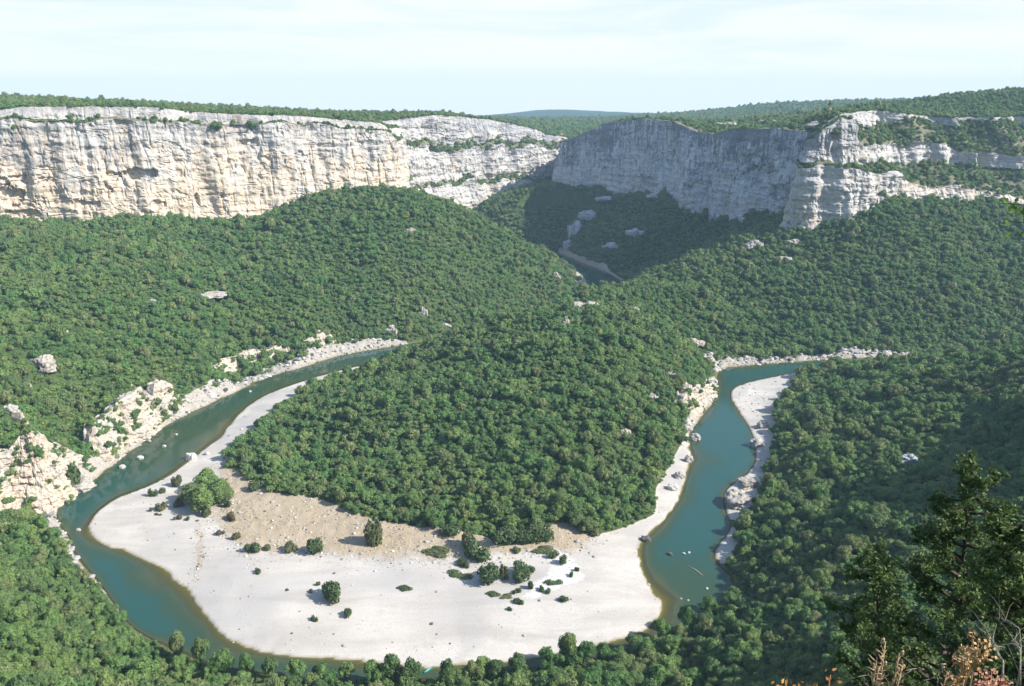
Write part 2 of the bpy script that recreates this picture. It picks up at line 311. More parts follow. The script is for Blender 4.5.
def wall_grid(cols, ds, dz, lip=22.0, nsm=4, lipz=0.6, irr=0.0):
    plan = []
    for u, Y, pr in cols:
        zm = zat(0.5 * (pr[0][1] + pr[-1][1]), Y); x, y, w = ray(u, 0.5 * (pr[0][1] + pr[-1][1])); plan.append((x * Y / y, Y))
    plan = np.array(plan); seg = np.linalg.norm(np.diff(plan, axis=0), axis=1); S = np.concatenate([[0], np.cumsum(seg)])
    s = np.linspace(0, S[-1], int(S[-1] / ds) + 2)
    px = np.interp(s, S, plan[:, 0]); py = np.interp(s, S, plan[:, 1])
    k = max(1, int(12 / ds)); px, py = smooth1(px, k * nsm), smooth1(py, k * nsm)
    tx, ty = np.gradient(px), np.gradient(py); tx, ty = smooth1(tx, k * 3 * nsm), smooth1(ty, k * 3 * nsm)
    L = np.hypot(tx, ty); nx, ny = ty / L, -tx / L
    npt = len(cols[0][2]); bk = []; zz = []
    for j in range(npt):
        b = np.array([c[2][j][0] for c in cols], float); z = []
        for (u, Y, pr), x_ in zip(cols, range(len(cols))):
            i = int(np.argmin(np.abs(s - S[x_]))); z.append(zat(pr[j][1], Y - ny[i] * pr[j][0] if ny[i] < 0 else Y))
        bk.append(np.interp(s, S, b)); zz.append(np.interp(s, S, np.array(z)))
    bk = np.array(bk); zz = np.array(zz); kinds = [p[2] for p in cols[0][2]]
    if irr:
        for j in range(1, npt - 1):
            if kinds[j] == 1 and kinds[j + 1] == 0:
                dn = fbm(s / 55 + j * 9, s * 0 + j, s * 0, 3) * irr + np.tanh(4 * pn(s / 30 + j * 5, s * 0 + 2.2 * j)) * irr * 0.5
                gap = np.minimum(zz[j] - zz[j - 1], zz[min(j + 2, npt - 1)] - zz[j + 1]); dn = np.clip(dn, -0.45 * np.abs(gap), 0.45 * np.abs(gap))
                zz[j] += dn; zz[j + 1] += dn + np.abs(pn(s / 25 + j, s * 0 + 7.7)) * irr * 0.5 
                f_ = np.clip(0.75 + 1.1 * fbm(s / 40 + j * 3, s * 0 + 4.4 * j, s * 0, 2), 0.08, 1.7); dw = (bk[j + 1] - bk[j]) * (f_ - 1); bk[j + 1:] += dw * (1.0 if npt < 6 else 0.4)
    # deep foot below, lip behind the top
    bk = np.vstack([bk[:1] - 3, bk, bk[-1:] + lip]); zz = np.vstack([zz[:1] - 16, zz, zz[-1:] + lipz]); kinds = [1] + kinds + [0]
    rows_b, rows_z, rows_k = [bk[0]], [zz[0]], [1.0]
    for j in range(1, len(bk)):
        ln = np.max(np.hypot(bk[j] - bk[j - 1], zz[j] - zz[j - 1])); n = max(1, int(ln / dz))
        for i in range(1, n + 1):
            f = i / n; rows_b.append(bk[j - 1] * (1 - f) + bk[j] * f); rows_z.append(zz[j - 1] * (1 - f) + zz[j] * f); rows_k.append(float(kinds[j]))
    return dict(s=s, px=px, py=py, nx=nx, ny=ny, B=np.array(rows_b), Z=np.array(rows_z), K=np.array(rows_k), S=S, bt=bk[-2], zt=zz[-2], zb=zz[1])
def wall_build(G, seed, amp=1.0, caves=(), strata=1.0, col=1.0, wl=1.0, topn=1.0):
    s, B, Z, K = G['s'], G['B'], G['Z'], G['K']; nr, nc = B.shape
    s = s / wl; Z_ = Z; Z = Z / wl; Sg = np.broadcast_to(s, (nr, nc)); o = seed * 31.7
    rel = (Z_ - G['zb']) / np.maximum(G['zt'] - G['zb'], 5)
    topf = 1 - 0.65 * sstep(0.85, 1.0, rel)
    colm = fbm(Sg / 34 + o, Z / 160, o, 3) * 6.0 + (0.5 - np.abs(fbm(Sg / 13 + o, Z / 50 + 3, o + 2, 3))) * 2.2
    zw = Z + fbm(Sg / 45, Z / 30, o + 7, 2) * 5
    st = pn(zw / 5.5 + o, Sg / 90, o + 1) * 1.6 + np.tanh(3 * pn(zw / 11 + o, Sg / 140, o + 4)) * 1.1
    fine = fbm(Sg / 5 + o, Z / 6.0, o + 9, 3) * 0.8 + np.tanh(4 * fbm(Sg / 12 + o, Z / 5, o + 12, 2)) * 0.6
    cr = np.minimum(np.abs(fbm(Sg / 15 + o, Z / 55, o + 50, 3)), np.abs(fbm(Sg / 70 + o, Z / 9, o + 60, 3)) * (1.3 if strata > 0.6 else 2.4))
    fine = fine - 1.5 * (1 - sstep(0.0, 0.10, cr))
    D = (colm * col + st * strata + fine) * amp * topf
    jx = fbm(Sg / 9, Z / 9, o + 30, 3); jz = fbm(Sg / 7, Z / 7, o + 40, 3)
    for (cs, cz, ws, hs, dep) in caves:
        q = ((Sg - cs + jx * ws * 0.9) / ws) ** 2 + (np.where(Z > cz, (Z - cz + jz * hs * 0.5) / (0.75 * hs), (cz - Z + jz * hs * 0.5) / (1.6 * hs))) ** 2
        D = D - dep * (1 - sstep(0.55, 1.0, q))
    D = np.where(K[:, None] > 0.5, D, D * 0.25); D[-1] = 0
    off = -B + D
    X = G['px'] + G['nx'] * off; Y = G['py'] + G['ny'] * off
    Zd = Z_ + np.where(K[:, None] > 0.5, fbm(Sg / 6 + o, Z / 6, o + 20, 2) * 0.6, fbm(Sg / 8, B / 8, o, 3) * 1.2)
    tn_ = fbm(s / 16 + o, s * 0, o, 4) * 2.6 + np.tanh(5 * pn(s / 10 + o, s * 0 + 5.5)) * 1.3; Zd[-2] += tn_ * topn; Zd[-3] += tn_ * 0.7 * topn; Zd[-4] += tn_ * 0.35 * topn
    rock = np.broadcast_to(K[:, None], (nr, nc)).copy(); G['rel'] = np.clip(rel, 0, 1)
    return np.stack([X, Y, Zd], -1), rock
GA = wall_grid(CL_A, 1.25, 0.9, irr=4.0); GB = wall_grid(CL_B, 1.6, 1.2, irr=9.0); GC = wall_grid(CL_C, 1.4, 1.0); GD = wall_grid(CL_D, 1.3, 1.0, nsm=2, irr=6.0)
def edge_of(G, extra): return np.stack([G['px'] - G['nx'] * (G['bt'] + extra), G['py'] - G['ny'] * (G['bt'] + extra)], 1)
EA, EB, EC, ED = [edge_of(g, 9)[::6] for g in (GA, GB, GC, GD)]
PL_LEFT = np.vstack([[[-6500, 640]], EA, EB, [[900, 1900], [6500, 2600], [6500, 7000], [-6500, 7000]]])
PL_RIGHT = np.vstack([EC, ED, [[6500, 1600], [6500, 2700], [400, 1620], [150, 1420]]])
# ------------------------------------------------------------------ height control points
CAN = 4.0
L1 = []
def zz_(u, v, z): x, y = atz(u, v, z); L1.append((x, y, z))
def zf(u, v, z): x, y = atz(u, v, z); L1.append((x, y, z - CAN))
def YY(u, v, Y, d=0.0): x, y, z = atY(u, v, Y); L1.append((x, y, z - d))
for P_ in (OUT, INN):
    for (u, v) in P_[::2]: zz_(u, v, 0.8)
for p in [(300, 560, 1.8), (450, 560, 2), (550, 585, 1.8), (250, 520, 2.6), (330, 500, 3.6), (280, 485, 4), (400, 525, 3.5), (500, 535, 3.2), (600, 532, 2.6), (160, 520, 2), (220, 580, 1.6), (380, 610, 1.6), (600, 590, 1.6), (500, 630, 1.2), (280, 620, 1.4)]: zz_(*p)
# wooded hill inside the bend
for p in [(560, 304, 600), (600, 303, 610), (640, 308, 610), (676, 332, 545), (520, 310, 590), (480, 322, 590), (440, 336, 590)]: YY(p[0], p[1], p[2], CAN)
for p in [(300, 440, 5), (350, 460, 8), (420, 470, 10), (500, 480, 12), (580, 480, 12), (640, 470, 10), (400, 410, 20), (480, 410, 26), (560, 400, 32), (630, 400, 28), (660, 430, 14), (350, 400, 10), (450, 370, 30), (540, 350, 42), (610, 350, 42), (660, 370, 33), (700, 386, 20), (690, 400, 16), (400, 375, 16)]: zf(*p)
for (x, y, z) in [(50, 680, 34), (90, 700, 34), (130, 690, 38), (20, 680, 22), (130, 740, 32), (115, 780, 18), (160, 660, 36)]: L1.append((x, y, z))
# right spur
for p in [(640, 276, 795), (700, 252, 790), (745, 231, 790), (780, 227, 785), (622, 285, 800)]: YY(p[0], p[1], p[2], CAN)
for (u, Y, pr) in CL_D: YY(u, pr[0][1], Y - 3, 2)
for p in [(720, 350, 617), (800, 352, 622), (900, 350, 625), (1024, 338, 640), (1024, 270, 720), (900, 280, 695), (800, 290, 690), (720, 300, 690), (850, 240, 740), (980, 230, 770)]: YY(p[0], p[1], p[2], CAN if p[1] < 330 else 0)
for (x, y, z) in [(205, 865, 34), (150, 865, 12), (260, 860, 60), (500, 640, 25), (650, 700, 60), (700, 850, 95), (520, 560, 3), (900, 900, 110)]: L1.append((x, y, z))
# shaded talus under the right cliff
for (u, Y, pr) in CL_C: YY(u, pr[0][1], Y - 2, 2)
for p in [(490, 221, 1090), (525, 205, 1090), (545, 193, 1095)]: YY(p[0], p[1], p[2], CAN)
for p in [(640, 262, 935), (600, 236, 1000), (560, 235, 1035), (660, 232, 960), (720, 235, 905)]: YY(*p, CAN)
# left hill
for (u, Y, pr) in CL_A[:-4]: YY(u, pr[0][1], Y - 3, 2)
for p in [(345, 187, 805), (385, 188, 810), (420, 194, 808), (450, 208, 805), (480, 226, 802), (520, 250, 806), (556, 270, 822), (586, 288, 848), (310, 198, 790), (280, 212, 770)]: YY(p[0], p[1], p[2], CAN)
for (x, y, z) in [(-90, 880, 85), (-20, 920, 35), (20, 940, 18), (-80, 980, 45), (-150, 930, 100), (-40, 1060, 5), (-110, 1090, 6), (-160, 1050, 40)]: L1.append((x, y, z))
for p in [(330, 230, 740), (300, 280, 665), (400, 270, 705), (480, 290, 735), (400, 320, 660), (440, 245, 750), (530, 290, 790), (230, 250, 690), (200, 300, 590), (300, 330, 612), (120, 250, 622), (100, 300, 540), (0, 270, 560), (0, 330, 470), (200, 350, 540), (150, 360, 505), (100, 390, 470), (60, 350, 470)]: YY(*p, CAN)
zf(85, 430, 14)
# rocky lower left bank, foot and top
for p in [(20, 500, 4), (60, 480, 3), (100, 452, 3), (158, 420, 3), (220, 378, 3), (290, 360, 3), (335, 351, 3)]: zz_(*p)
for p in [(20, 420, 380, 6), (60, 418, 388, 6), (103, 424, 440, 5), (130, 402, 455, 5), (158, 388, 478, 5), (0, 425, 365, 4)]: YY(*p)
# near left slope
for p in [(0, 512, 10), (0, 560, 18), (0, 610, 26), (0, 686, 36), (60, 560, 5), (60, 620, 12), (100, 660, 10), (160, 686, 8), (60, 686, 22)]: zf(*p)
for (x, y, z) in [(-150, 150, 66), (-110, 195, 24), (-60, 200, 16), (0, 200, 16), (-60, 150, 50), (0, 150, 50), (0, 100, 95), (60, 200, 18), (110, 150, 60), (-120, 100, 100), (0, 50, 142), (110, 100, 104), (-80, 50, 145), (80, 50, 145), (0, 0, 196), (100, 0, 198), (-100, 0, 196), (-250, 100, 130), (-250, 200, 60), (-300, 300, 60), (-330, 360, 70), (-420, 200, 180), (-420, 420, 100), (-600, 500, 120)]: L1.append((x, y, z))
# near right slope
for p in [(760, 600, 12), (800, 600, 24), (900, 600, 44), (1000, 600, 60), (800, 540, 20), (740, 560, 5), (850, 500, 28), (780, 480, 9), (950, 480, 42), (1024, 480, 55), (820, 430, 17), (900, 440, 30), (1000, 430, 48), (900, 390, 30), (1000, 380, 50), (700, 650, 12), (850, 640, 46), (700, 686, 28), (600, 686, 18)]: zf(*p)
for p in [(1024, 347, 455), (950, 354, 495), (880, 364, 525), (815, 376, 545)]: YY(*p, CAN)
for (x, y, z) in [(330, 345, 113), (335, 295, 158), (330, 265, 172), (430, 290, 180), (335, 215, 150), (332, 412, 80), (450, 380, 150), (520, 260, 205), (350, 450, 70), (430, 520, 55), (300, 200, 130), (200, 100, 150), (400, 100, 200), (360, 580, 2), (250, 170, 100), (180, 150, 80)]: L1.append((x, y, z))
for (x, y, z) in [(0, 1500, 40), (300, 1400, 60), (-300, 1500, 60), (1500, 1500, 80), (-1500, 900, 100), (-1500, 300, 160), (1500, 300, 200), (0, 4000, 60), (0, -100, 200), (-3000, 2000, 100), (3000, 2000, 100)]: L1.append((x, y, z))
L1 = np.array(L1)
L2 = []
for G in (GA, GB, GC, GD):
    e = edge_of(G, 14); 
    for i in range(0, len(e), 22): L2.append((e[i, 0], e[i, 1], G['zt'][i] + 0.3))
for p in [(-150, 93, 1100), (0, 96, 1100), (100, 100.5, 1150), (200, 106, 1200), (300, 112, 1300), (400, 116.5, 1500), (500, 120, 1800), (541, 108, 5500), (568, 108.5, 5500), (605, 111, 5500), (508, 113.5, 5500), (480, 117, 5500), (500, 122, 3600), (560, 123.5, 3600), (640, 122, 3600), (500, 119, 2600), (560, 120, 2700), (650, 115, 5500), (703, 114, 2600), (766, 105, 2600), (848, 102, 2600), (964, 102, 2600),
          (1024, 95, 1060), (985, 99, 1060), (950, 104, 1060), (900, 106, 1060), (850, 109, 1060), (800, 117, 1080), (750, 121, 1180), (700, 123, 1280), (650, 124, 1400), (1120, 84, 1100), (560, 124, 2300), (620, 123, 2300), (1300, 90, 2600), (-300, 101, 2600), (100, 108, 2600), (300, 114, 2600), (420, 119, 2800), (300, 118, 4000), (780, 110, 4500)]:
    x, y, z = atY(*p); L2.append((x, y, z - (3.0 if p[2] < 2000 else 0)))
L2 += [(-6000, 6000, 120), (0, 6700, 20), (6000, 6000, 120), (-6000, 2000, 190), (6000, 2000, 190), (-2500, 1000, 190), (2500, 1300, 200)]
L2 = np.array(L2)
class RBF:
    def __init__(s, P, c, lam):
        # merge near-duplicates
        keep = []
        for i, p in enumerate(P):
            if all(np.hypot(*(P[j, :2] - p[:2])) > 5 for j in keep): keep.append(i)
        s.P = P[keep]; s.c = c; n = len(s.P)
        d = np.hypot(s.P[:, None, 0] - s.P[None, :, 0], s.P[:, None, 1] - s.P[None, :, 1])
        A = np.zeros((n + 3, n + 3)); A[:n, :n] = -np.sqrt(d * d + c * c); A[:n, :n] += np.eye(n) * lam
        Q = np.c_[np.ones(n), s.P[:, :2] / 500]; A[:n, n:] = Q; A[n:, :n] = Q.T
        s.w = np.linalg.solve(A, np.r_[s.P[:, 2], 0, 0, 0])
    def __call__(s, X, Y):
        n = len(s.P); Z = s.w[n] + s.w[n + 1] * X / 500 + s.w[n + 2] * Y / 500
        for i in range(n): Z = Z - s.w[i] * np.sqrt((X - s.P[i, 0]) ** 2 + (Y - s.P[i, 1]) ** 2 + s.c ** 2)
        return Z
f1 = RBF(L1, 14.0, 0.6); f2 = RBF(L2, 25.0, 0.6)
# ------------------------------------------------------------------ terrain grid (finer where the valley is close)
tc = np.linspace(-1.1, 1.1, 640); te = 1.1 + np.cumsum(np.geomspace(0.006, 0.09, 44)); T = np.concatenate([-te[::-1], tc, te])
def grow(a, b, d0, d1):
    r = [a]; 
    while r[-1] < b: r.append(r[-1] + d0 + (d1 - d0) * (r[-1] - a) / (b - a))
    return r
Yr = np.array(grow(-40, 2, 2.0, 0.5)[:-1] + grow(2, 24, 0.35, 0.6)[:-1] + grow(24, 190, 1.2, 2.5)[:-1] + grow(190, 720, 1.25, 2.0)[:-1] + grow(720, 1350, 2.1, 4.0)[:-1] + grow(1350, 6800, 6, 170))
WID = 0.61 * np.maximum(Yr, -20) + 42
GX = np.clip(T[None, :] * WID[:, None], -6400, 6400); GY = np.broadcast_to(Yr[:, None], GX.shape)
nr, nc = GX.shape
ri = np.unique(np.r_[np.arange(0, nr, 3), nr - 1]); ci = np.unique(np.r_[np.arange(0, nc, 3), nc - 1])
def coarse(f):
    Zc = f(GX[np.ix_(ri, ci)], GY[np.ix_(ri, ci)])
    A = np.array([np.interp(np.arange(nc), ci, Zc[i]) for i in range(len(ri))])
    return np.array([np.interp(np.arange(nr), ri, A[:, j]) for j in range(nc)]).T
Z1 = coarse(f1); Z2 = coarse(f2)
act = (GY > 170) & (GY < 1320); ax, ay = GX[act], GY[act]
def region(P, fn=sdist):
    o = np.full(GX.shape, -999.0, np.float32); lo, hi = P.min(0) - 60, P.max(0) + 60
    m = act & (GX > lo[0]) & (GX < hi[0]) & (GY > lo[1]) & (GY < hi[1]); o[m] = fn(GX[m], GY[m], P); return o
sdR = region(RIVER); sdR = np.where(sdR > -900, sdR + fbm(GX / 13, GY / 13, 2.7, 3) * 1.5 + fbm(GX / 4, GY / 4, 3.7, 2) * 0.4, sdR)
def zone(P, soft=3.0):
    d = region(P); return sstep(-soft, soft, d)
dBar = np.maximum.reduce([region(BAR), region(BARR), region(BARS)])
bar = np.maximum.reduce([zone(BAR, 2.0), zone(BARR, 2.0), zone(BARS, 1.5)])
tan = np.maximum(zone(TAN, 13.0), 0.55 * zone(chaikin(poly([(196, 524), (207, 536), (205, 560), (198, 582), (190, 578), (194, 556)], 2.0), 1), 3.5)); wht = zone(WHT, 3.0)
bank = np.maximum.reduce([zone(BANKO, 2.5), zone(BANKL, 2.5), zone(BANKF, 2.5), zone(BANKT, 4.0), zone(BANKR, 2.5), zone(BANKH, 4.0)])
dO = np.maximum(-sdR, 0)
forest_noise = fbm(GX / 70, GY / 70, 3.1, 4) * 6.0 + fbm(GX / 14, GY / 14, 8.1, 3) * 1.0
calm = np.clip(bar + bank, 0, 1)
Z = Z1 + forest_noise * (1 - calm) * sstep(4, 45, dO)
Z = Z + bank * (0.6 + np.abs(fbm(GX / 9, GY / 9, 2.2, 4)) * 4.5 + np.tanh(4 * fbm(GX / 6, GY / 6, 6.2, 3)) * 1.1)
rough = sstep(0.25, 0.8, tan)
Z = np.where(bar > 0.5, np.clip(Z, 0, 3.8) + rough * (fbm(GX / 4, GY / 4, 1.0, 3) * 0.35) + fbm(GX / 25, GY / 25, 5.0, 2) * 0.35, Z)
near = act & (sdR > -200)
ob_ = np.where(dBar > -900, np.maximum(-dBar, 0), 400)
Z = np.where(ob_ < 70, np.minimum(Z, 3.9 + 0.62 * ob_), Z)
Zw = np.clip(Z, 0.12 + 0.02 * dO, 0.25 + 0.09 * dO + np.minimum(0.8 * ob_, 0.76 * dO))
Z = np.where(near & (dO < 60), Zw, Z)
dep = np.clip(sdR, 0, 60)
wob = 0.30 + 0.22 * fbm(GX / 40, GY / 40, 7.7, 3)
inp = chaikin(poly(INN), 1, False); dI = region(inp, lambda x, y, P: seg_dist(x, y, P, False))
dOu = region(chaikin(poly(OUT), 1, False), lambda x, y, P: seg_dist(x, y, P, False))
wob2 = 0.75 + 0.6 * fbm(GX / 30, GY / 30, 17.7, 2)
p_ = [atz(u, v, 0) for (u, v) in ((180, 430), (290, 380), (690, 592), (75, 535))]
sh = np.maximum.reduce([np.exp(-((GX - q[0]) ** 2 + (GY - q[1]) ** 2) / (2 * w_ * w_)) for q, w_ in zip(p_, (60, 60, 22, 14))])
bed = np.minimum(np.maximum(wob, 0.08) * np.clip(dI, 0, 90), np.maximum(wob2, 0.25) * np.clip(dOu, 0, 90))
Z = np.where(sdR > 0, -np.minimum(bed, 4.0 - 2.2 * np.clip(sh * 1.1, 0, 1) + 0.5 * fbm(GX / 18, GY / 18, 3.9, 3)) - 0.02, Z)
inL = inside(GX, GY, PL_LEFT); inR = inside(GX, GY, PL_RIGHT)
plat = inL | inR
Zp = Z2 + fbm(GX / 60, GY / 60, 4.4, 3) * 2.0 * sstep(600, 1000, GY)
# ease the plateau into the cliff lips
Z = np.where(plat, Zp, Z)
# the slope right below the viewpoint
zn = 198.2 - 0.86 * np.maximum(GY - 0.8, 0) - 0.004 * np.maximum(GY - 8, 0) ** 2 + fbm(GX / 3, GY / 3, 1.5, 4) * 0.22
zn = np.where(GY < 0.8, 198.2 + fbm(GX / 3, GY / 3, 1.5, 4) * 0.12, zn) + 0.16 * np.clip(np.abs(GX) - 6, 0, 60) * 0
wn = 1 - sstep(22, 48, GY)
Z = Z * (1 - wn) + zn * wn
Zray = 200 - 0.851 * GY - 11
mid = (GY > 30) & (GY < 185)
Z = np.where(mid & (np.abs(GX) < WID[:, None] * 1.05), np.minimum(Z, Zray), Z)
far = sstep(1500, 2300, GY)
wet = np.clip(np.where(sdR > -1.5, sstep(-1.0, 0.8, sdR), 0), 0, 1) * np.where(sdR > -900, 1, 0)
bar = bar * (sdR < 6); 
terrain_me = np_mesh('terrain', np.stack([GX, GY, Z], -1).reshape(-1, 3), grid_faces(nr, nc), m_terrain(), True,
    dict(bar=bar, tan=tan, white=wht, bank=bank, wet=wet, far=far))
tag(link('terrain', terrain_me), kind='structure')
TW = T
def H(x, y):
    x = np.asarray(x, float); y = np.asarray(y, float)
    i = np.clip(np.searchsorted(Yr, y) - 1, 0, nr - 2); fy = np.clip((y - Yr[i]) / (Yr[i + 1] - Yr[i]), 0, 1)
    w = 0.61 * np.maximum(y, -20) + 42; t = x / w
    j = np.clip(np.searchsorted(T, t) - 1, 0, nc - 2); fx = np.clip((t - T[j]) / (T[j + 1] - T[j]), 0, 1)
    return (Z[i, j] * (1 - fx) + Z[i, j + 1] * fx) * (1 - fy) + (Z[i + 1, j] * (1 - fx) + Z[i + 1, j + 1] * fx) * fy
def look(A, x, y):
    i = np.clip(np.searchsorted(Yr, y), 0, nr - 1); w = 0.61 * np.maximum(y, -20) + 42
    j = np.clip(np.searchsorted(T, x / w), 0, nc - 1); return A[i, j]
def hit(u, v, y0=150.0, y1=1300.0):
    """where the sight line meets the ground"""
    x, y, w = ray(u, v); ys = np.arange(y0, y1, 0.7); t = ys / y
    d = HC + w * t - H(x * t, ys); k = np.argmax(d < 0.02)
    return np.array([x * t[k], ys[k], HC + w * t[k]]), F / (ys[k] * cp + (HC - HC - w * t[k]) * sp_ * 1.0)
# ------------------------------------------------------------------ water
wm = (GY > 190) & (GY < 1300)
keepv = wm & (sdR > -8)
idx = -np.ones(GX.size, int); Fq = grid_faces(nr, nc); fk = keepv.ravel()[Fq].all(1); Fq = Fq[fk]
used = np.unique(Fq); idx[used] = np.arange(len(used))
Vw = np.stack([GX.ravel()[used], GY.ravel()[used], np.zeros(len(used))], 1)
wme = np_mesh('river_water', Vw, idx[Fq], m_water(), True, dict(depth=np.clip(-Z.ravel()[used], -1, 4)))
tag(link('river_water', wme), kind='structure')
# ------------------------------------------------------------------ cliffs
M_A = m_rock('limestone_warm', 0.85); M_B = m_rock('limestone_pale', 0.35, tint=(0.97, 0.98, 1.0)); M_C = m_rock('limestone_grey_shade_tint', 0.10, tint=(1.02, 1.12, 1.30), con=1.7)  # grey limestone tinted blue, the cool cast of shade put into its colour
M_BK = m_rock('bank_limestone', 0.5, 0.8, 3.2, (0.90, 0.885, 0.86), 1.4); M_BW = m_rock('bank_limestone_warm', 0.65, 0.8, 2.4, (0.88, 0.86, 0.83), 1.4)
veg_spots = []
def s_of(G, cols, u):
    us = np.array([c[0] for c in cols], float); return float(np.interp(u, us, G['S'][:len(us)]))
def make_cliff(G, name, mat, label, seed, **kw):
    P, rock = wall_build(G, seed, **kw); rock[-1] = 0.8; a, b = rock.shape
    me = np_mesh(name, P.reshape(-1, 3), grid_faces(a, b)[:, ::-1], mat, False, dict(rock=rock.ravel(), upper=G['rel'].ravel()))
    o = tag(link(name, me), label, 'cliff'); return P, rock
Ycl = 705
caves = []
for (u, v, w, h, d) in [(138, 176, 17, 6, 7), (6, 192, 16, 9, 7), (104, 190, 6, 5, 4), (90, 206, 9, 4, 3), (45, 180, 9, 4, 2.5), (150, 208, 8, 5, 4), (14, 213, 18, 5, 4), (18, 178, 18, 4, 4), (252, 147, 9, 4, 3), (194, 206, 4, 6, 4), (112, 178, 7, 5, 2.5), (262, 160, 8, 14, 1.8), (75, 205, 7, 5, 3), (180, 155, 9, 9, 1.5), (225, 205, 8, 4, 2.5), (300, 168, 6, 10, 2)]:
    caves.append((s_of(GA, CL_A[:14], u), zat(v, Ycl), w * 0.86, h * 0.88, d))
PA, RA = make_cliff(GA, 'cliff', M_A, 'long sunlit cream and orange limestone cliff along the left plateau', 1, amp=0.9, caves=caves, strata=0.5, col=1.25, topn=1.2)
PB, RB = make_cliff(GB, 'cliff', M_B, 'pale far cliff with two planted ledges closing the gorge in the centre', 2, amp=1.2, strata=1.2, col=1.4, topn=2.0)
PC, RC = make_cliff(GC, 'cliff', M_C, 'blue grey cliff in shade above the dark wooded scree', 3, amp=1.0, strata=0.7, col=1.5, caves=[(s_of(GC, CL_C, u), zat(v, Y), w, h, d) for (u, v, Y, w, h, d) in [(648, 181, 1035, 16, 6, 6), (760, 172, 890, 22, 9, 6), (782, 190, 862, 14, 9, 7), (605, 170, 1100, 12, 6, 4), (700, 185, 965, 12, 8, 4)]], topn=1.6)
PD, RD = make_cliff(GD, 'cliff', M_B, 'pale stepped buttress catching sun at the corner of the right plateau', 4, amp=1.0, strata=1.1, col=1.2, topn=1.6)
# small bank cliffs: (u, v of foot, v of top, foot height)
bank_faces = []
def bank_cliff(rows, name, mat, label, cat, seed, amp=0.6, lean=0.35, dz=0.5):
    cols = []
    for (u, vb, vt, zb) in rows:
        x, y = atz(u, vb, zb); h = zat(vt, y) - zb; cols.append((u, y, [(-1.0, vb, 1), (lean * 0.5 * h, 0.5 * (vb + vt), 1), (lean * h, vt, 1)]))
    G = wall_grid(cols, 0.6, dz, lip=6.0, nsm=1, lipz=-1.5)
    P, rock = wall_build(G, seed, amp=amp, strata=1.0, col=0.9, wl=0.42, topn=0.9); bank_faces.append(P); rock[:] = 1; a, b = rock.shape; G['rel'] = G['rel'] * 0.25
    me = np_mesh(name, P.reshape(-1, 3), grid_faces(a, b)[:, ::-1], mat, False, dict(rock=rock.ravel(), upper=G['rel'].ravel()))
    return tag(link(name, me), label, cat)
if True:
    bank_cliff([(-14, 520, 462, 5), (2, 514, 455, 4), (14, 511, 450, 4), (24, 509, 436, 4), (34, 507, 434, 4), (46, 503, 426, 4), (54, 500, 415, 3), (62, 495, 411, 3), (68, 490, 424, 3), (74, 480, 440, 3), (84, 470, 452, 3)], 'bank_cliff', M_BW, 'tall cream rock face above the left bank behind the round bush', 'rock face', 11, 0.75)
    bank_cliff([(96, 462, 442, 2.5), (104, 458, 424, 2.5), (118, 450, 416, 2.5), (126, 446, 410, 2.5), (136, 440, 400, 2.5), (150, 431, 392, 2.5), (158, 425, 386, 2.5), (166, 418, 402, 2.5)], 'bank_cliff', M_BK, 'jagged grey rock face rising from the left bank of the river', 'rock face', 12, 0.7)
    bank_cliff([(160, 418, 400, 3), (165, 415, 384, 3), (174, 411, 380, 3), (181, 407, 385, 3), (187, 404, 394, 3)], 'rock_pinnacle', M_BK, 'pale rock pinnacle among trees just above the left bank', 'rock', 13, 0.6)
    bank_cliff([(212, 380, 366, 4), (222, 374, 360, 4), (240, 368, 356, 4), (256, 364, 349, 4), (270, 361, 350, 4), (284, 358, 343, 4), (294, 356, 346, 4)], 'rock_ledge', M_BW, 'low pinkish rock ledge above the left bank with bushes below', 'rock face', 14, 0.6)
    bank_cliff([(296, 357, 349, 3), (306, 355, 341, 3), (318, 352, 335, 3), (328, 350, 332, 3), (334, 348, 334, 3), (338, 347, 342, 3)], 'bank_cliff', M_BK, 'square pale rock face at the upstream end of the left bank', 'rock face', 15, 0.6)
    bank_cliff([(187, 400, 393, 3), (194, 397, 386, 3), (202, 393, 385, 3), (210, 388, 377, 3), (216, 385, 376, 3), (222, 381, 374, 3)], 'bank_cliff', M_BK, 'low broken rock wall on the left bank beyond the pale pinnacle', 'rock face', 17, 0.6)
    bank_cliff([(76, 474, 458, 3), (84, 467, 448, 3), (91, 461, 450, 3), (98, 456, 446, 3)], 'bank_cliff', M_BW, 'short cream rock wall joining the cream face to the jagged grey face', 'rock face', 18, 0.6)
    bank_cliff([(342, 347, 341, 2), (356, 345, 337, 2), (368, 343.5, 338, 2), (382, 342, 335.5, 2), (396, 340.5, 336, 2), (408, 339, 336, 2)], 'bank_cliff', M_BK, 'low pale rock ledge at the far upstream end of the left bank', 'rock face', 19, 0.6)
    bank_cliff([(684, 424, 408, 1), (692, 420, 396, 1), (700, 413, 385, 0.5), (708, 405, 384, 0.5), (714, 395, 384, 0.5), (716.5, 387, 380, 0.5)], 'bank_cliff', M_BK, 'grey white rock face dropping into the right river below the wooded hill', 'rock face', 16, 0.55)
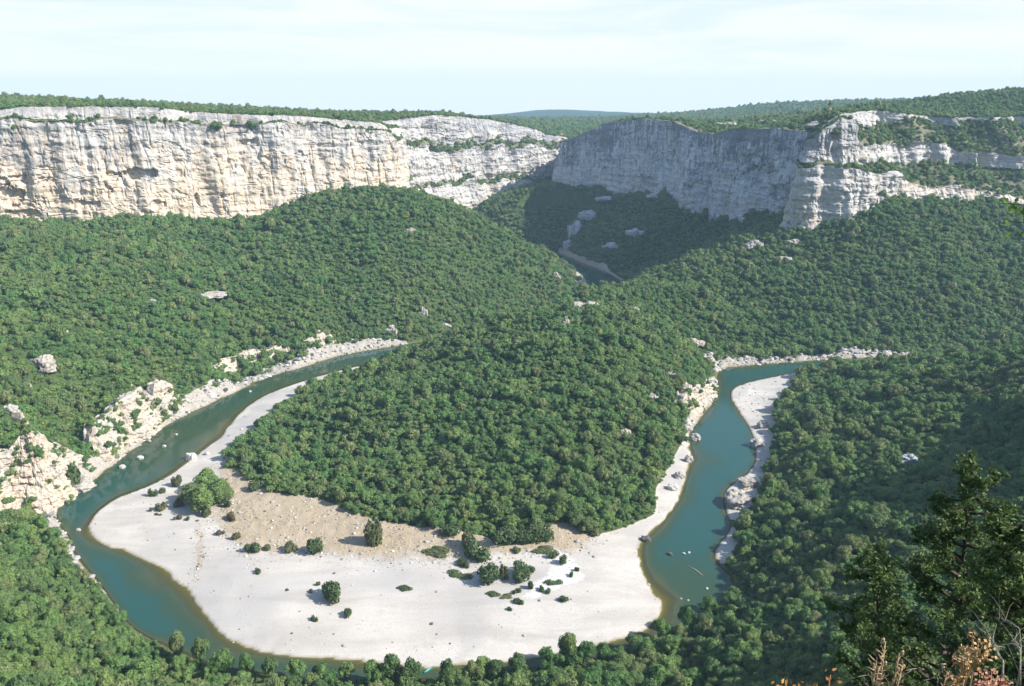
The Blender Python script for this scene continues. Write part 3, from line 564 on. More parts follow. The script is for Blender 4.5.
# ------------------------------------------------------------------ foliage building blocks
def leaf_quads(C, N, size, aspect=1.5, tilt=None):
    """one pointed quad per row of C (centre) / N (normal); sizes per row"""
    n = len(C); N = N / np.linalg.norm(N, axis=1)[:, None]
    r = rng.normal(size=(n, 3)); a = np.cross(N, r); a /= np.linalg.norm(a, axis=1)[:, None]; b = np.cross(N, a)
    L = size[:, None]; W = L / aspect
    f = rng.uniform(-0.25, 0.25, (n, 1))
    V = np.stack([C + a * L, C + b * W + a * f * L, C - a * L, C - b * W + a * f * L + N * L * 0.25], 1).reshape(-1, 3)
    return V, np.arange(4 * n).reshape(-1, 4)
def crown_geo(seed, nleaf, lobes, size, bush=False):
    g = np.random.default_rng(seed); k = lobes
    if bush:
        c = np.c_[g.uniform(-0.55, 0.55, k), g.uniform(-0.55, 0.55, k), g.uniform(0.25, 0.55, k)]; r = g.uniform(0.32, 0.5, k)
    else:
        th = g.uniform(0, 6.283, k); rr = np.sqrt(g.uniform(0, 1, k)) * 0.86
        c = np.c_[rr * np.cos(th), rr * np.sin(th), 1.05 + g.uniform(-0.6, 0.65, k) * (1.15 - rr)]; r = g.uniform(0.20, 0.42, k)
        c[0] = (0, 0, 1.3); r[0] = 0.5; c[1] = (0.1, -0.1, 0.85); r[1] = 0.6
    pk = g.choice(k, nleaf * 2, p=r ** 2 / (r ** 2).sum())
    d = g.normal(size=(nleaf * 2, 3)); d[:, 2] += 0.35; d /= np.linalg.norm(d, axis=1)[:, None]
    P = c[pk] + d * (r[pk] * g.uniform(0.86, 1.12, nleaf * 2))[:, None]
    dd = np.linalg.norm(P[:, None] - c[None], axis=2) / r[None]; dd[np.arange(len(P)), pk] = 9
    ok = dd.min(1) > 0.82
    if bush: ok &= P[:, 2] > 0.0
    P, d = P[ok][:nleaf], d[ok][:nleaf]
    N = d + g.normal(size=d.shape) * 0.55
    global rng; sv_ = rng; rng = g
    V, Fq_ = leaf_quads(P, N, g.uniform(0.6, 1.25, len(P)) * size); rng = sv_
    iv, if_ = ico(1); Vs, Fs = [V], [f for f in Fq_.tolist()]; n = len(V)
    for i in range(k):
        q = iv * (r[i] * 0.82); q = q * (1 + 0.15 * g.normal(size=(len(q), 1))) + c[i]
        if bush: q[:, 2] = np.maximum(q[:, 2], -0.1)
        Vs.append(q); Fs += (if_ + n).tolist(); n += len(q)
    return np.vstack(Vs), Fs
GREENS = [(0.106, 0.215, 0.068), (0.158, 0.280, 0.084), (0.250, 0.325, 0.108), (0.218, 0.300, 0.092)]
M_LEAF = m_leaf('oak_foliage', [tuple(c) for c in GREENS])
M_DARK = m_leaf('dark_oak_foliage', [(0.100, 0.178, 0.066), (0.130, 0.22, 0.076), (0.16, 0.245, 0.085), (0.18, 0.24, 0.085)])
M_PALE = m_leaf('pale_foliage', [(0.17, 0.245, 0.08), (0.215, 0.27, 0.10), (0.25, 0.28, 0.12), (0.21, 0.245, 0.105)])
M_BARK = m_bark('bark', (0.09, 0.075, 0.06), (0.20, 0.17, 0.14))
def tube(path, radii, n=7):
    path = np.asarray(path, float); V = []; Fs = []
    for i, p in enumerate(path):
        t = path[min(i + 1, len(path) - 1)] - path[max(i - 1, 0)]; t /= np.linalg.norm(t) + 1e-9
        a = np.cross(t, (0.31, 0.17, 0.93)); 
        if np.linalg.norm(a) < 1e-3: a = np.cross(t, (1, 0, 0))
        a /= np.linalg.norm(a); b = np.cross(t, a)
        for j in range(n):
            w_ = 2 * math.pi * j / n; V.append(p + radii[i] * (a * math.cos(w_) + b * math.sin(w_)))
    for i in range(len(path) - 1):
        for j in range(n): Fs.append([i * n + j, i * n + (j + 1) % n, (i + 1) * n + (j + 1) % n, (i + 1) * n + j])
    Fs.append(list(range(n))[::-1]); Fs.append([(len(path) - 1) * n + j for j in range(n)])
    return np.array(V), Fs
def merge(parts):
    Vs, Fs, n = [], [], 0
    for V, F_ in parts:
        Vs.append(V); Fs += [[int(i) + n for i in f] for f in (F_.tolist() if isinstance(F_, np.ndarray) else F_)]; n += len(V)
    return np.vstack(Vs), Fs
# crowns that the far woods are made of
src = bpy.data.collections.new('crown_sources'); NV = 9
for i in range(NV):
    V, Fs = crown_geo(100 + i, 560, 10 + (i * 5) % 7, 0.112)
    V[:, 2] *= [0.85, 1.0, 0.7, 0.9, 1.15, 0.8, 0.75, 0.95, 0.85][i]; V[:, 0] *= [1, 1.2, 1.1, 0.85, 0.9, 1.25, 1, 1.15, 0.9][i]
    me = np_mesh('crown', V, Fs, [M_LEAF, M_DARK, M_LEAF, M_LEAF, M_PALE, M_LEAF, M_DARK, M_LEAF, M_LEAF][i])
    o = bpy.data.objects.new('crown_%c' % (97 + i), me); src.objects.link(o)
# ------------------------------------------------------------------ where trees grow
def jgrid(x0, x1, y0, y1, s):
    xs, ys = np.meshgrid(np.arange(x0, x1, s), np.arange(y0, y1, s)); xs = xs + (np.arange(xs.shape[0])[:, None] % 2) * s * 0.5
    return (xs + rng.uniform(-.42, .42, xs.shape) * s).ravel(), (ys + rng.uniform(-.42, .42, ys.shape) * s).ravel()
tx, ty = jgrid(-1100, 1100, 60, 1360, 3.8)
k = np.abs(tx) < 1.22 * (0.61 * ty + 42); tx, ty = tx[k], ty[k]
gx_ = (H(tx + 2, ty) - H(tx - 2, ty)) / 4; gy_ = (H(tx, ty + 2) - H(tx, ty - 2)) / 4; steep = np.hypot(gx_, gy_)
k = rng.random(tx.size) < 0.90 + 0.3 * np.clip(steep - 0.35, 0, 1); tx, ty = tx[k], ty[k]
sR = look(sdR, tx, ty); b_ = look(bar, tx, ty); bk_ = look(bank, tx, ty)
nn = fbm(tx / 55, ty / 55, 9.0, 3); n2 = fbm(tx / 22, ty / 22, 19.0, 2)
n3 = fbm(tx / 13, ty / 13, 29.0, 2)
ok = (sR < -2.5) & (b_ < 0.4) & ((bk_ < 0.2) | ((n3 > 0.02) & (sR < -7)))
pl = inside(tx, ty, PL_LEFT) | inside(tx, ty, PL_RIGHT)
ok &= ~(pl & (n2 > 0.30) & (tx > 60))          # bare limestone pavement between the scrub
ok &= ~(~pl & (n2 > 0.95))
# bare scars on the shaded scree
SCARS = [(575, 226, 9, 26), (590, 215, 16, 12), (568, 244, 7, 14), (612, 246, 14, 7), (636, 232, 14, 10), (655, 196, 12, 5), (612, 198, 22, 5)]
sc_pts = []
OUTC = [(755, 246, 18, 11), (784, 258, 18, 6), (796, 241, 16, 6), (584, 305, 32, 6), (566, 322, 7, 11), (632, 309, 16, 5), (694, 343, 22, 7), (671, 375, 10, 12), (653, 396, 12, 7), (625, 432, 12, 7), (423, 312, 9, 9), (391, 330, 14, 7), (444, 325, 14, 5), (205, 295, 44, 4), (152, 301, 12, 4),
        (38, 362, 34, 15), (60, 331, 14, 7), (8, 410, 22, 11), (26, 386, 14, 7), (911, 461, 28, 11), (556, 276, 9, 7), (566, 283, 12, 7), (411, 230, 9, 4), (820, 127, 26, 7), (770, 123, 22, 5), (727, 126, 26, 6), (792, 119, 18, 4), (880, 113, 26, 6)]
oc_pts = []
for (u, v, w_, h_) in OUTC:
    p, s_ = hit(u, v + h_ * 0.3) if v > 130 else hit(u, v, 700, 1700); oc_pts.append((p, s_))
    if v > 130: W_ = w_ / s_ / 2; ok &= ~((np.abs(tx - p[0]) < W_ + 0.8) & (ty - p[1] < 3.0) & (ty - p[1] > -4.5))
for (u, v, w_, h_) in SCARS:
    p, s_ = hit(u, v); sc_pts.append((p, w_ / s_, s_)); ok &= ~((np.abs(tx - p[0]) < w_ / s_ * 0.42) & (np.abs(ty - p[1]) < max(7, h_ / s_ * 0.8)))
_u, _v, _d = project(np.stack([tx, ty, H(tx, ty) + 5.0], 1)); ok &= ~((_u > -20) & (_u < 54) & (_v < 502) & (_v > 380) & (ty < 376) & (ty > 300))
tx, ty, nn, n2, pl, sR = tx[ok], ty[ok], nn[ok], n2[ok], pl[ok], sR[ok]
tr = np.clip(2.35 + 0.55 * nn + rng.normal(size=tx.size) * 0.75 + (rng.random(tx.size) < 0.06) * 1.3, 1.2, 5.2)
pen = ~pl & (sR > -45) & (ty > 330) & (ty < 620); tr = np.where(pen, tr * 1.15 + 0.35 * rng.normal(size=tr.size), tr)
tr = np.where(pl, tr * 0.82, tr)
tz = H(tx, ty) - 0.25 * tr
fx, fy = jgrid(-2600, 2600, 1360, 3700, 9.5); kk = (np.abs(fx) < 1.1 * (0.61 * fy + 42)) & (inside(fx, fy, PL_LEFT) | inside(fx, fy, PL_RIGHT)); fx, fy = fx[kk], fy[kk]
fr = rng.uniform(3.0, 5.6, fx.size) * (1 + 0.3 * sstep(2000, 3500, fy)); fz = H(fx, fy) - 2.2
# low scrub between the trunks and along the ragged wood edge
ux, uy = jgrid(-520, 520, 190, 800, 2.5); k = np.abs(ux) < 1.12 * (0.61 * uy + 42); ux, uy = ux[k], uy[k]
_b = look(bar, ux, uy); k = (look(sdR, ux, uy) < -1.2) & (look(bank, ux, uy) < 0.35 + 0.5 * (rng.random(ux.size) < 0.12)) & (_b < np.where(rng.random(ux.size) < 0.12, 0.75, 0.3))
for (p_, s_), (u_, v_, w_, h_) in zip(oc_pts, OUTC):
    if v_ > 130: k &= ~((np.abs(ux - p_[0]) < w_ / s_ * 0.4) & (uy - p_[1] < 2) & (uy - p_[1] > -1.8))
_u, _v, _d = project(np.stack([ux, uy, H(ux, uy) + 1.5], 1)); k &= ~((_u > -20) & (_u < 54) & (_v < 500) & (uy < 376) & (uy > 300) & (rng.random(ux.size) < 0.75))
ux, uy = ux[k], uy[k]; ur = rng.uniform(0.6, 1.5, ux.size); uz = H(ux, uy) - 0.55 * ur
# cliff ledges
lx, ly, lz, lr = [], [], [], []
def ledge(P, G, rows_from, dens, rmin, rmax, lip=True, thr=-0.2):
    K = G['K']; a, b = P.shape[:2]; rws = [i for i in range(1, a) if K[i] < 0.5]
    for i in rws:
        if i == a - 1: continue
        A = P[i - 1]; B_ = P[i]; wdt = np.linalg.norm(B_ - A, axis=1) * np.linalg.norm(np.gradient(A, axis=0), axis=1)
        pr = rng.random(b) < wdt * dens * (fbm(G['s'] / 28 + i * .1, G['s'] * 0, P[i, :, 2] / 40, 2) > thr)
        f = rng.random(b)
        for j in np.nonzero(pr)[0]:
            q = A[j] * (1 - f[j]) + B_[j] * f[j]; r_ = rng.uniform(rmin, rmax); lx.append(q[0]); ly.append(q[1]); lz.append(q[2] - 0.3 * r_); lr.append(r_)
ledge(PB, GB, 0, 0.075, 1.6, 3.0); ledge(PD, GD, 0, 0.060, 1.7, 2.9, thr=-0.45); ledge(PA, GA, 0, 0.09, 0.9, 2.4, thr=-0.15)
def lipline(P, G, prob, rmin, rmax, back):
    e = edge_of(G, 0)
    for j in range(0, len(e), 2):
        if rng.random() < prob and pn(G['s'][j] / 18, 3.3, 1.1) > -0.1:
            t_ = rng.uniform(-1, back); x = e[j, 0] - G['nx'][j] * t_; y = e[j, 1] - G['ny'][j] * t_; r_ = rng.uniform(rmin, rmax)
            lx.append(x); ly.append(y); lz.append(G['zt'][j] - 0.35 * r_); lr.append(r_)
for P in bank_faces:
    a_, b__ = P.shape[:2]; q = P[3:-1:2, ::2].reshape(-1, 3); cl = fbm(q[:, 0] / 7, q[:, 1] / 7, q[:, 2] / 9, 3)
    for j in np.nonzero((cl > 0.16) & (rng.random(len(q)) < 0.13))[0]: r_ = rng.uniform(0.7, 2.4); lx.append(q[j, 0]); ly.append(q[j, 1] - 0.2); lz.append(q[j, 2] - 0.7 * r_); lr.append(r_)
lipline(PA, GA, 0.7, 1.2, 2.4, 11); lipline(PB, GB, 0.6, 1.5, 2.8, 11); lipline(PC, GC, 0.6, 1.4, 2.6, 11); lipline(PD, GD, 0.6, 1.4, 2.6, 10)
# ------------------------------------------------------------------ the nearest trees, one by one
def clear_view(x, y, z):
    f = np.linspace(0.06, 0.94, 110); X_ = x[:, None] * f; Y_ = y[:, None] * f; Zs = HC + (z[:, None] - HC) * f
    g_ = H(X_, Y_) + np.where(Y_ > 60, 3.6, 0); dist = (1 - f)[None] * np.hypot(x, y)[:, None]
    return ((g_ < Zs) | (dist < 7)).all(1)
pu, pv, pd = project(np.stack([tx, ty, tz + 1.5 * tr], 1))
cand = (pu > 4) & (pu < 1020) & (pv > 300) & (pv < 684) & (pd < 520) & ~((pu > 850) & (pv > 480 + (pu < 900) * 2 * (900 - pu)))
ci_ = np.nonzero(cand)[0]; ci_ = ci_[clear_view(tx[ci_], ty[ci_], tz[ci_] + 1.6 * tr[ci_])]
ci_ = ci_[np.argsort(-(tr[ci_] / pd[ci_]))][:262]
NEAR = [(tx[i], ty[i], tz[i] + 0.25 * tr[i], tr[i], 1.0) for i in ci_]
for (u, vt, Y, r_, ht) in [(392, 656, 233, 4.6, 1.25), (410, 659, 231, 3.6, 1.2), (372, 661, 233, 3.6, 1.1), (448, 660, 232, 3.2, 1.2), (568, 634, 244, 3.8, 1.45), (585, 643, 243, 4.0, 1.15), (604, 645, 247, 3.6, 1.1), (548, 650, 240, 3.6, 1.0), (520, 656, 238, 3.6, 1.0), (495, 661, 236, 3.4, 1.0), (472, 663, 235, 3.4, 1.0), (345, 664, 236, 3.2, 1.0), (320, 664, 238, 3.4, 1.0),
                       (295, 661, 242, 3.4, 1.0), (268, 660, 244, 3.2, 1.0), (245, 656, 247, 3.4, 1.0), (222, 650, 251, 3.4, 1.05), (198, 640, 257, 3.4, 1.05), (176, 632, 262, 3.2, 1.0), (634, 636, 252, 3.6, 1.0), (662, 620, 262, 3.6, 1.0), (688, 608, 271, 3.6, 1.0), (710, 598, 279, 3.6, 1.0)]:
    x, y, zt_ = atY(u, vt, Y); 
    while float(look(sdR, np.array([x]), np.array([y]))[0]) > -1.5 and Y > 205: Y -= 1.0; x, y, zt_ = atY(u, vt, Y)
    zg = float(H(x, y)); NEAR.append((x, y, max(zg, 0.1), r_, max(0.5, (zt_ - max(zg, 0.1)) / (1.75 * r_))))
keep = np.ones(tx.size, bool); keep[ci_] = False
for (x, y, z, r_, h_) in NEAR[262:]: keep &= np.hypot(tx - x, ty - y) > 2.2
kb, _s = hit(431, 670); keep &= np.hypot(tx - kb[0], ty - kb[1]) > 6
crowns = {}
for nm, mat in (('mid', M_LEAF), ('dark', M_DARK), ('pale', M_PALE)):
    crowns[nm] = [np_mesh('crown', *crown_geo(300 + i + len(nm) * 7, 1700, 11 + 2 * i, 0.070), mat) for i in range(3)]
tp = np.array([[0, 0, -0.2], [0.03, 0.02, 0.35], [-0.02, 0.05, 0.8]]); V, Fs = tube(tp, [0.13, 0.10, 0.07], 6); trunk_me = np_mesh('trunk', V, Fs, M_BARK, True)
COLW = {'mid': 'mid green rounded oak', 'dark': 'dark green dense oak', 'pale': 'pale yellow green bushy oak'}
proto = None
def near_tree(x, y, z, r_, hs, kind, vi, label, group):
    e_ = bpy.data.objects.new('oak_tree', None); COL.objects.link(e_); e_.location = (x, y, z); e_.rotation_euler = (0, 0, rng.uniform(0, 6.28)); e_.scale = (r_, r_, r_ * hs)
    tag(e_, label, 'tree', group)
    for nm, me in (('trunk', trunk_me), ('crown', crowns[kind][vi])): link(nm, me, e_)
    return e_
for n_, (x, y, z, r_, hs) in enumerate(NEAR):
    u_, v_, _d = [float(q[0]) for q in project([[x, y, z + r_]])]
    q = rng.random(); kind = 'dark' if q < 0.3 else ('pale' if q > 0.84 else 'mid'); c_ = COLW[kind]
    _=0
    if n_ >= 262 and r_ > 4.5: lb, gp = 'tall broad oak at the lower edge of the white gravel beach', None; kind = 'dark'
    elif n_ >= 262 and hs > 1.3 and 560 < u_ < 575: lb, gp = 'tall pale oak standing above its neighbours at the edge of the gravel beach', None; kind = 'pale'
    elif n_ >= 262: lb, gp = c_ + ' in the row along the near bank of the river', c_ + 's along the near bank'
    elif v_ < 470 and u_ > 640: lb, gp = c_ + ' high on the hillside right of the river', c_ + 's high on the right hillside'
    elif u_ > 600: lb, gp = c_ + ' in the canopy of the near right slope', c_ + 's on the near right slope'
    elif u_ < 330: lb, gp = c_ + ' in the canopy of the near left slope', c_ + 's on the near left slope'
    else: lb, gp = c_ + ' below the gravel beach at the bottom of the valley', c_ + 's below the gravel beach'
    near_tree(x, y, z, r_, hs, kind, n_ % 3, lb, gp)
# everything else reads as one mass of woodland
WX = np.r_[tx[keep], fx, lx, ux]; WY = np.r_[ty[keep], fy, ly, uy]; WZ = np.r_[tz[keep], fz, lz, uz]; WR = np.r_[tr[keep], fr, lr, ur]
def scatter(name, label, X_, Y_, Z_, S_, T_, coll, nv, mat=None):
    n = len(X_); me = bpy.data.meshes.new(name); me.vertices.add(n); me.vertices.foreach_set('co', np.stack([X_, Y_, Z_], 1).astype(np.float32).ravel())
    for nm, typ, val in (('size', 'FLOAT', S_), ('tall', 'FLOAT', T_), ('yaw', 'FLOAT', rng.uniform(0, 6.283, n)), ('sort', 'INT', rng.integers(0, nv, n))):
        at = me.attributes.new(nm, typ, 'POINT'); at.data.foreach_set('value', np.asarray(val).astype(np.int32 if typ == 'INT' else np.float32))
    ob = tag(link(name, me), label, None, None, 'stuff')
    ng = bpy.data.node_groups.new(name, 'GeometryNodeTree')
    ng.interface.new_socket('Geometry', in_out='INPUT', socket_type='NodeSocketGeometry'); ng.interface.new_socket('Geometry', in_out='OUTPUT', socket_type='NodeSocketGeometry')
    N_ = ng.nodes.new; gi, go = N_('NodeGroupInput'), N_('NodeGroupOutput'); ip = N_('GeometryNodeInstanceOnPoints'); ci = N_('GeometryNodeCollectionInfo')
    ci.inputs[0].default_value = coll; ci.inputs['Separate Children'].default_value = True; ci.inputs['Reset Children'].default_value = True
    def na(nm, t):
        a_ = N_('GeometryNodeInputNamedAttribute'); a_.data_type = t; a_.inputs[0].default_value = nm; return a_.outputs[0]
    cx = N_('ShaderNodeCombineXYZ'); cs_ = N_('ShaderNodeCombineXYZ'); Lk = ng.links.new
    Lk(na('yaw', 'FLOAT'), cx.inputs[2]); sz = na('size', 'FLOAT'); Lk(sz, cs_.inputs[0]); Lk(sz, cs_.inputs[1]); Lk(na('tall', 'FLOAT'), cs_.inputs[2])
    Lk(gi.outputs[0], ip.inputs['Points']); Lk(ci.outputs[0], ip.inputs['Instance']); ip.inputs['Pick Instance'].default_value = True; Lk(na('sort', 'INT'), ip.inputs['Instance Index'])
    Lk(cx.outputs[0], ip.inputs['Rotation']); Lk(cs_.outputs[0], ip.inputs['Scale']); Lk(ip.outputs[0], go.inputs[0])
    ob.modifiers.new(name, 'NODES').node_group = ng; return ob
print('woods', len(WX))
scatter('woods', 'dense evergreen oak woodland covering the slopes of the gorge', WX, WY, WZ, WR, WR * np.where(rng.random(len(WX)) < 0.15, rng.uniform(1.15, 1.5, len(WX)), rng.uniform(0.7, 1.2, len(WX))), src, NV)
# ------------------------------------------------------------------ bushes on the gravel and the banks
M_BUSH = m_leaf('bush_foliage', [(0.075, 0.125, 0.050), (0.095, 0.150, 0.055), (0.12, 0.165, 0.065), (0.10, 0.14, 0.06)], vein=2.0)
M_OLIVE = m_leaf('olive_bush_foliage', [(0.13, 0.155, 0.065), (0.15, 0.175, 0.075), (0.17, 0.175, 0.08), (0.14, 0.15, 0.07)], vein=2.0)
M_DRYB = m_leaf('dry_bush_foliage', [(0.16, 0.14, 0.075), (0.18, 0.16, 0.085), (0.17, 0.16, 0.08), (0.16, 0.13, 0.075)], vein=2.0)
bush_me = {}
for nm, mat in (('g', M_BUSH), ('o', M_OLIVE), ('d', M_DRYB)):
    bush_me[nm] = [np_mesh('bush', *crown_geo(500 + i + ord(nm), 420, 6 + i, 0.11, True), mat) for i in range(3)]
# (u, v of foot, width px, height px, tone, label)
BUSH = [(333, 603, 26, 20, 'g', 'large round green bush alone on the white gravel in the middle of the beach'),
 (373, 545, 23, 29, 'o', 'tall olive green bush standing on the tan cobbles below the wood'),
 (314, 556, 18, 16, 'g', 'medium green bush on the tan cobbles left of the tall olive bush'),
 (437, 558, 28, 8, 'o', 'long low olive mat of scrub at the edge of the tan cobbles'),
 (476, 564, 26, 17, 'g', 'dark green bush below an olive bush at the foot of the cobbles'),
 (471, 550, 17, 19, 'o', 'upright olive bush just above the dark green bush at the foot of the cobbles'),
 (464, 568, 15, 8, 'g', 'small bright green bush touching the lower left of the dark bush'),
 (460, 581, 24, 6, 'g', 'flat green mat of scrub left of the dark twin bush on the gravel'),
 (489, 586, 26, 18, 'g', 'dark bushy clump on the gravel left of a thin upright shrub'),
 (504, 580, 9, 17, 'o', 'thin upright grey green shrub between two broad bushes on the gravel'),
 (523, 580, 25, 14, 'g', 'broad green bush on the gravel right of the thin upright shrub'),
 (405, 592, 16, 6, 'g', 'flat green patch of scrub alone on the open white gravel'),
 (348, 618, 11, 9, 'g', 'small dark bush on the gravel below the large round bush'),
 (314, 623, 7, 6, 'g', 'tiny round bush on the gravel lower left of the large round bush'),
 (318, 586, 5, 4, 'g', 'tiny tuft close to the upper left of the large round bush'),
 (311, 593, 5, 4, 'g', 'tiny tuft lying left of the large round bush on the gravel'),
 (286, 592, 5, 3, 'o', 'tiny lone tuft on white gravel far left of the large round bush'),
 (564, 603, 10, 6, 'g', 'small dark bush alone low on the right part of the beach'),
 (510, 611, 6, 4, 'g', 'tiny lowest tuft under the scrub clumps on the right of the beach'),
 (251, 553, 14, 10, 'g', 'low green bush beside a white stone at the left end of the cobbles'),
 (265, 551, 9, 5, 'o', 'small olive tuft right of the bush at the left end of the cobbles'),
 (290, 553, 13, 10, 'o', 'sparse pale olive bush on the cobbles left of the medium green bush'),
 (258, 574, 7, 6, 'g', 'small dark tuft on white gravel below the left end of the cobbles'),
 (526, 546, 22, 14, 'g', 'dark bush at the wood edge, middle one of three in front of the trees'),
 (506, 548, 26, 19, 'g', 'dark bush at the wood edge, left one of three in front of the trees'),
 (542, 545, 23, 17, 'g', 'rounded green bush at the wood edge, right one of three in front of the trees'),
 (450, 538, 20, 11, 'g', 'dark low bush at the foot of the wood above the long olive mat'),
 (545, 555, 22, 7, 'o', 'low olive scrub just above the bright white gravel patch'),
 (555, 559, 11, 7, 'g', 'small green bush on the upper rim of the bright white gravel patch'),
 (563, 565, 9, 10, 'g', 'small upright bush inside the bright white gravel patch'),
 (577, 572, 5, 6, 'g', 'dark tuft at the right rim of the bright white gravel patch'),
 (571, 578, 5, 6, 'g', 'dark tuft at the lower right rim of the bright white gravel patch'),
 (494, 598, 15, 7, 'g', 'low scrub below the dark bushy clump on the gravel'),
 (507, 600, 13, 6, 'o', 'pale low scrub right beneath the thin upright shrub'),
 (516, 594, 8, 5, 'g', 'small scrub patch under the broad green bush'),
 (531, 590, 7, 9, 'g', 'narrow dark bush at the left rim of the bright white gravel patch'),
 (541, 592, 7, 6, 'g', 'small dark bush in the middle of the bright white gravel patch'),
 (555, 587, 16, 7, 'g', 'wide dark bush at the bottom of the bright white gravel patch'),
 (548, 594, 7, 5, 'g', 'tiny dark bush under the wide bush of the bright gravel patch'),
 (519, 605, 11, 6, 'g', 'slanting low scrub beneath the bright white gravel patch'),
 (532, 572, 8, 6, 'g', 'small dark bush just right of the broad green bush'),
 (595, 537, 14, 8, 'o', 'low olive bush at the right end of the wood edge above the beach'),
 (517, 553, 9, 5, 'o', 'small olive scrub below the middle dark bush of the wood edge'),
 (152, 498, 10, 8, 'g', 'upper tuft of scrub on the white gravel left of the tree clump'),
 (161, 494, 10, 5, 'g', 'flat dark tuft close to the water left of the tree clump'),
 (160, 512, 14, 8, 'o', 'pale green scrub on white gravel lower left of the tree clump'),
 (157, 517, 9, 4, 'g', 'flat tuft right under the pale green scrub on the left gravel'),
 (150, 512, 5, 4, 'g', 'tiny tuft left of the pale green scrub on the left gravel'),
 (178, 508, 12, 9, 'o', 'feathery olive bush touching the left side of the tree clump'),
 (177, 521, 10, 5, 'd', 'brownish scrub on the gravel below the tree clump'),
 (187, 521, 6, 4, 'g', 'small dark tuft under the tree clump on the white gravel'),
 (176, 488, 12, 12, 'o', 'light olive shrub on the gravel between river and tree clump'),
 (207, 518, 16, 10, 'o', 'low olive bush at the lower right of the tree clump'),
 (230, 522, 14, 8, 'd', 'dry brown and green bush on the cobbles right of the tree clump'),
 (227, 508, 10, 9, 'g', 'bright green bush right against the tree clump'),
 (220, 536, 10, 6, 'd', 'dry brown scrub at the left rim of the tan cobbles'),
 (236, 541, 9, 9, 'd', 'dry tan bush on the cobbles above the white gravel'),
 (68, 489, 23, 25, 'g', 'big dark green bush growing in front of the cream rock face'),
 (56, 491, 9, 9, 'g', 'small green bush at the foot of the big dark bush by the rock face'),
 (252, 492, 14, 9, 'g', 'green bush on the tan ground beside the corner of the wood')]
for i, (u, v, w_, h_, tn_, lb) in enumerate(BUSH):
    p, s_ = hit(u, v); o = link('bush', bush_me[tn_][i % 3], None, (p[0], p[1] + 0.3 * w_ / s_, p[2] - 0.1)); o.rotation_euler = (0, 0, rng.uniform(0, 6.28))
    wd = w_ / s_ * (0.5 if 145 < u < 240 else 0.6); flat = h_ / w_ < 0.5; o.scale = (wd, wd * (0.62 if flat else 0.85), h_ / s_ * (0.55 if flat else 1.0)); o.rotation_euler.z = rng.uniform(-.3, .3) if flat else o.rotation_euler.z; tag(o, lb, 'bush', 'bushes on the gravel beach' if i < len(BUSH) - 3 else 'bushes beside the river')
# clump of trees on the left gravel
for (u, v, r_, hs, kd, lb) in [(203, 510, 8.4, 0.95, 'mid', 'big tree in the middle of the clump on the left gravel'), (218, 504, 7.2, 1.0, 'dark', 'dark tree at the right of the clump on the left gravel'), (194, 500, 6.6, 0.9, 'pale', 'pale feathery tree at the left of the clump on the left gravel'),
                      (208, 490, 7.6, 0.95, 'mid', 'tree at the back of the clump on the left gravel'), (222, 494, 6.0, 0.85, 'mid', 'low tree at the back right of the clump on the left gravel'),
                      (588, 533, 5.2, 0.95, 'pale', 'yellow green tree at the wood edge above the right end of the beach')]:
    p, s_ = hit(u, v); near_tree(p[0], p[1], p[2], r_, hs * 0.85, kd, 1, lb, 'trees at the edge of the gravel beach')
# single trees on the cliffs
for (u, v, Y, r_, kd, lb) in [(407, 181, 858, 9.0, 'mid', 'lone round tree at the foot of the left cliff where it turns away'), (216, 128, 757, 8.0, 'dark', 'dark tree hanging over the rim of the left cliff'),
                      (250, 126, 776, 8.0, 'mid', 'low wide tree on the upper ledge of the left cliff right of the overhanging one'), (70, 118, 708, 5.2, 'dark', 'dark bushy tree on the upper ledge of the left cliff, left of a pair'),
                      (89, 121, 712, 5.2, 'dark', 'dark bushy tree on the upper ledge of the left cliff, right of a pair'), (154, 122, 736, 5.0, 'dark', 'small dark tree on the upper ledge near the middle of the left cliff'),
                      (14, 128, 694, 4.2, 'mid', 'small tree on the face of the left cliff at its left end'), (378, 134, 850, 6.0, 'mid', 'tree in a notch of the left cliff close to its corner')]:
    G_u, G_v, _d = project(PA[4:-1].reshape(-1, 3)); i_ = int(np.argmin((G_u - u) ** 2 + (G_v - v) ** 2)); x, y, z = PA[4:-1].reshape(-1, 3)[i_]
    near_tree(x, y + 0.8, z - r_ * 0.5, r_ * 0.8, 0.8, kd, 0, lb, 'single trees on the left cliff')
# ------------------------------------------------------------------ boulders, scars, drift log
M_WB = m_boulder('white_limestone', (0.36, 0.34, 0.32), (0.60, 0.58, 0.55)); M_GB = m_boulder('grey_limestone', (0.22, 0.21, 0.20), (0.48, 0.45, 0.42)); M_DB = m_boulder('dark_wet_stone', (0.05, 0.055, 0.055), (0.16, 0.15, 0.14))
def rock_geo(seed, sub=3, blocky=0.5, ledges=0.0):
    V, Fc = ico(sub); n = V / np.linalg.norm(V, axis=1)[:, None]
    m = np.max(np.abs(n), axis=1)[:, None]; V = n * (1 - blocky) + n / m * blocky * 0.85
    d = fbm(n[:, 0] * 1.6 + seed * 7.1, n[:, 1] * 1.6, n[:, 2] * 1.6, 4) * 0.28 + np.tanh(5 * fbm(n[:, 0] * 3 + seed, n[:, 1] * 3, n[:, 2] * 3 + 9, 2)) * 0.06
    V = V * (1 + d[:, None])
    if ledges: V[:, :2] *= (1 + ledges * np.tanh(4 * pn(V[:, 2] * 4.5 + seed, 0.3, V[:, 0] * 0.8)))[:, None]
    return V, Fc
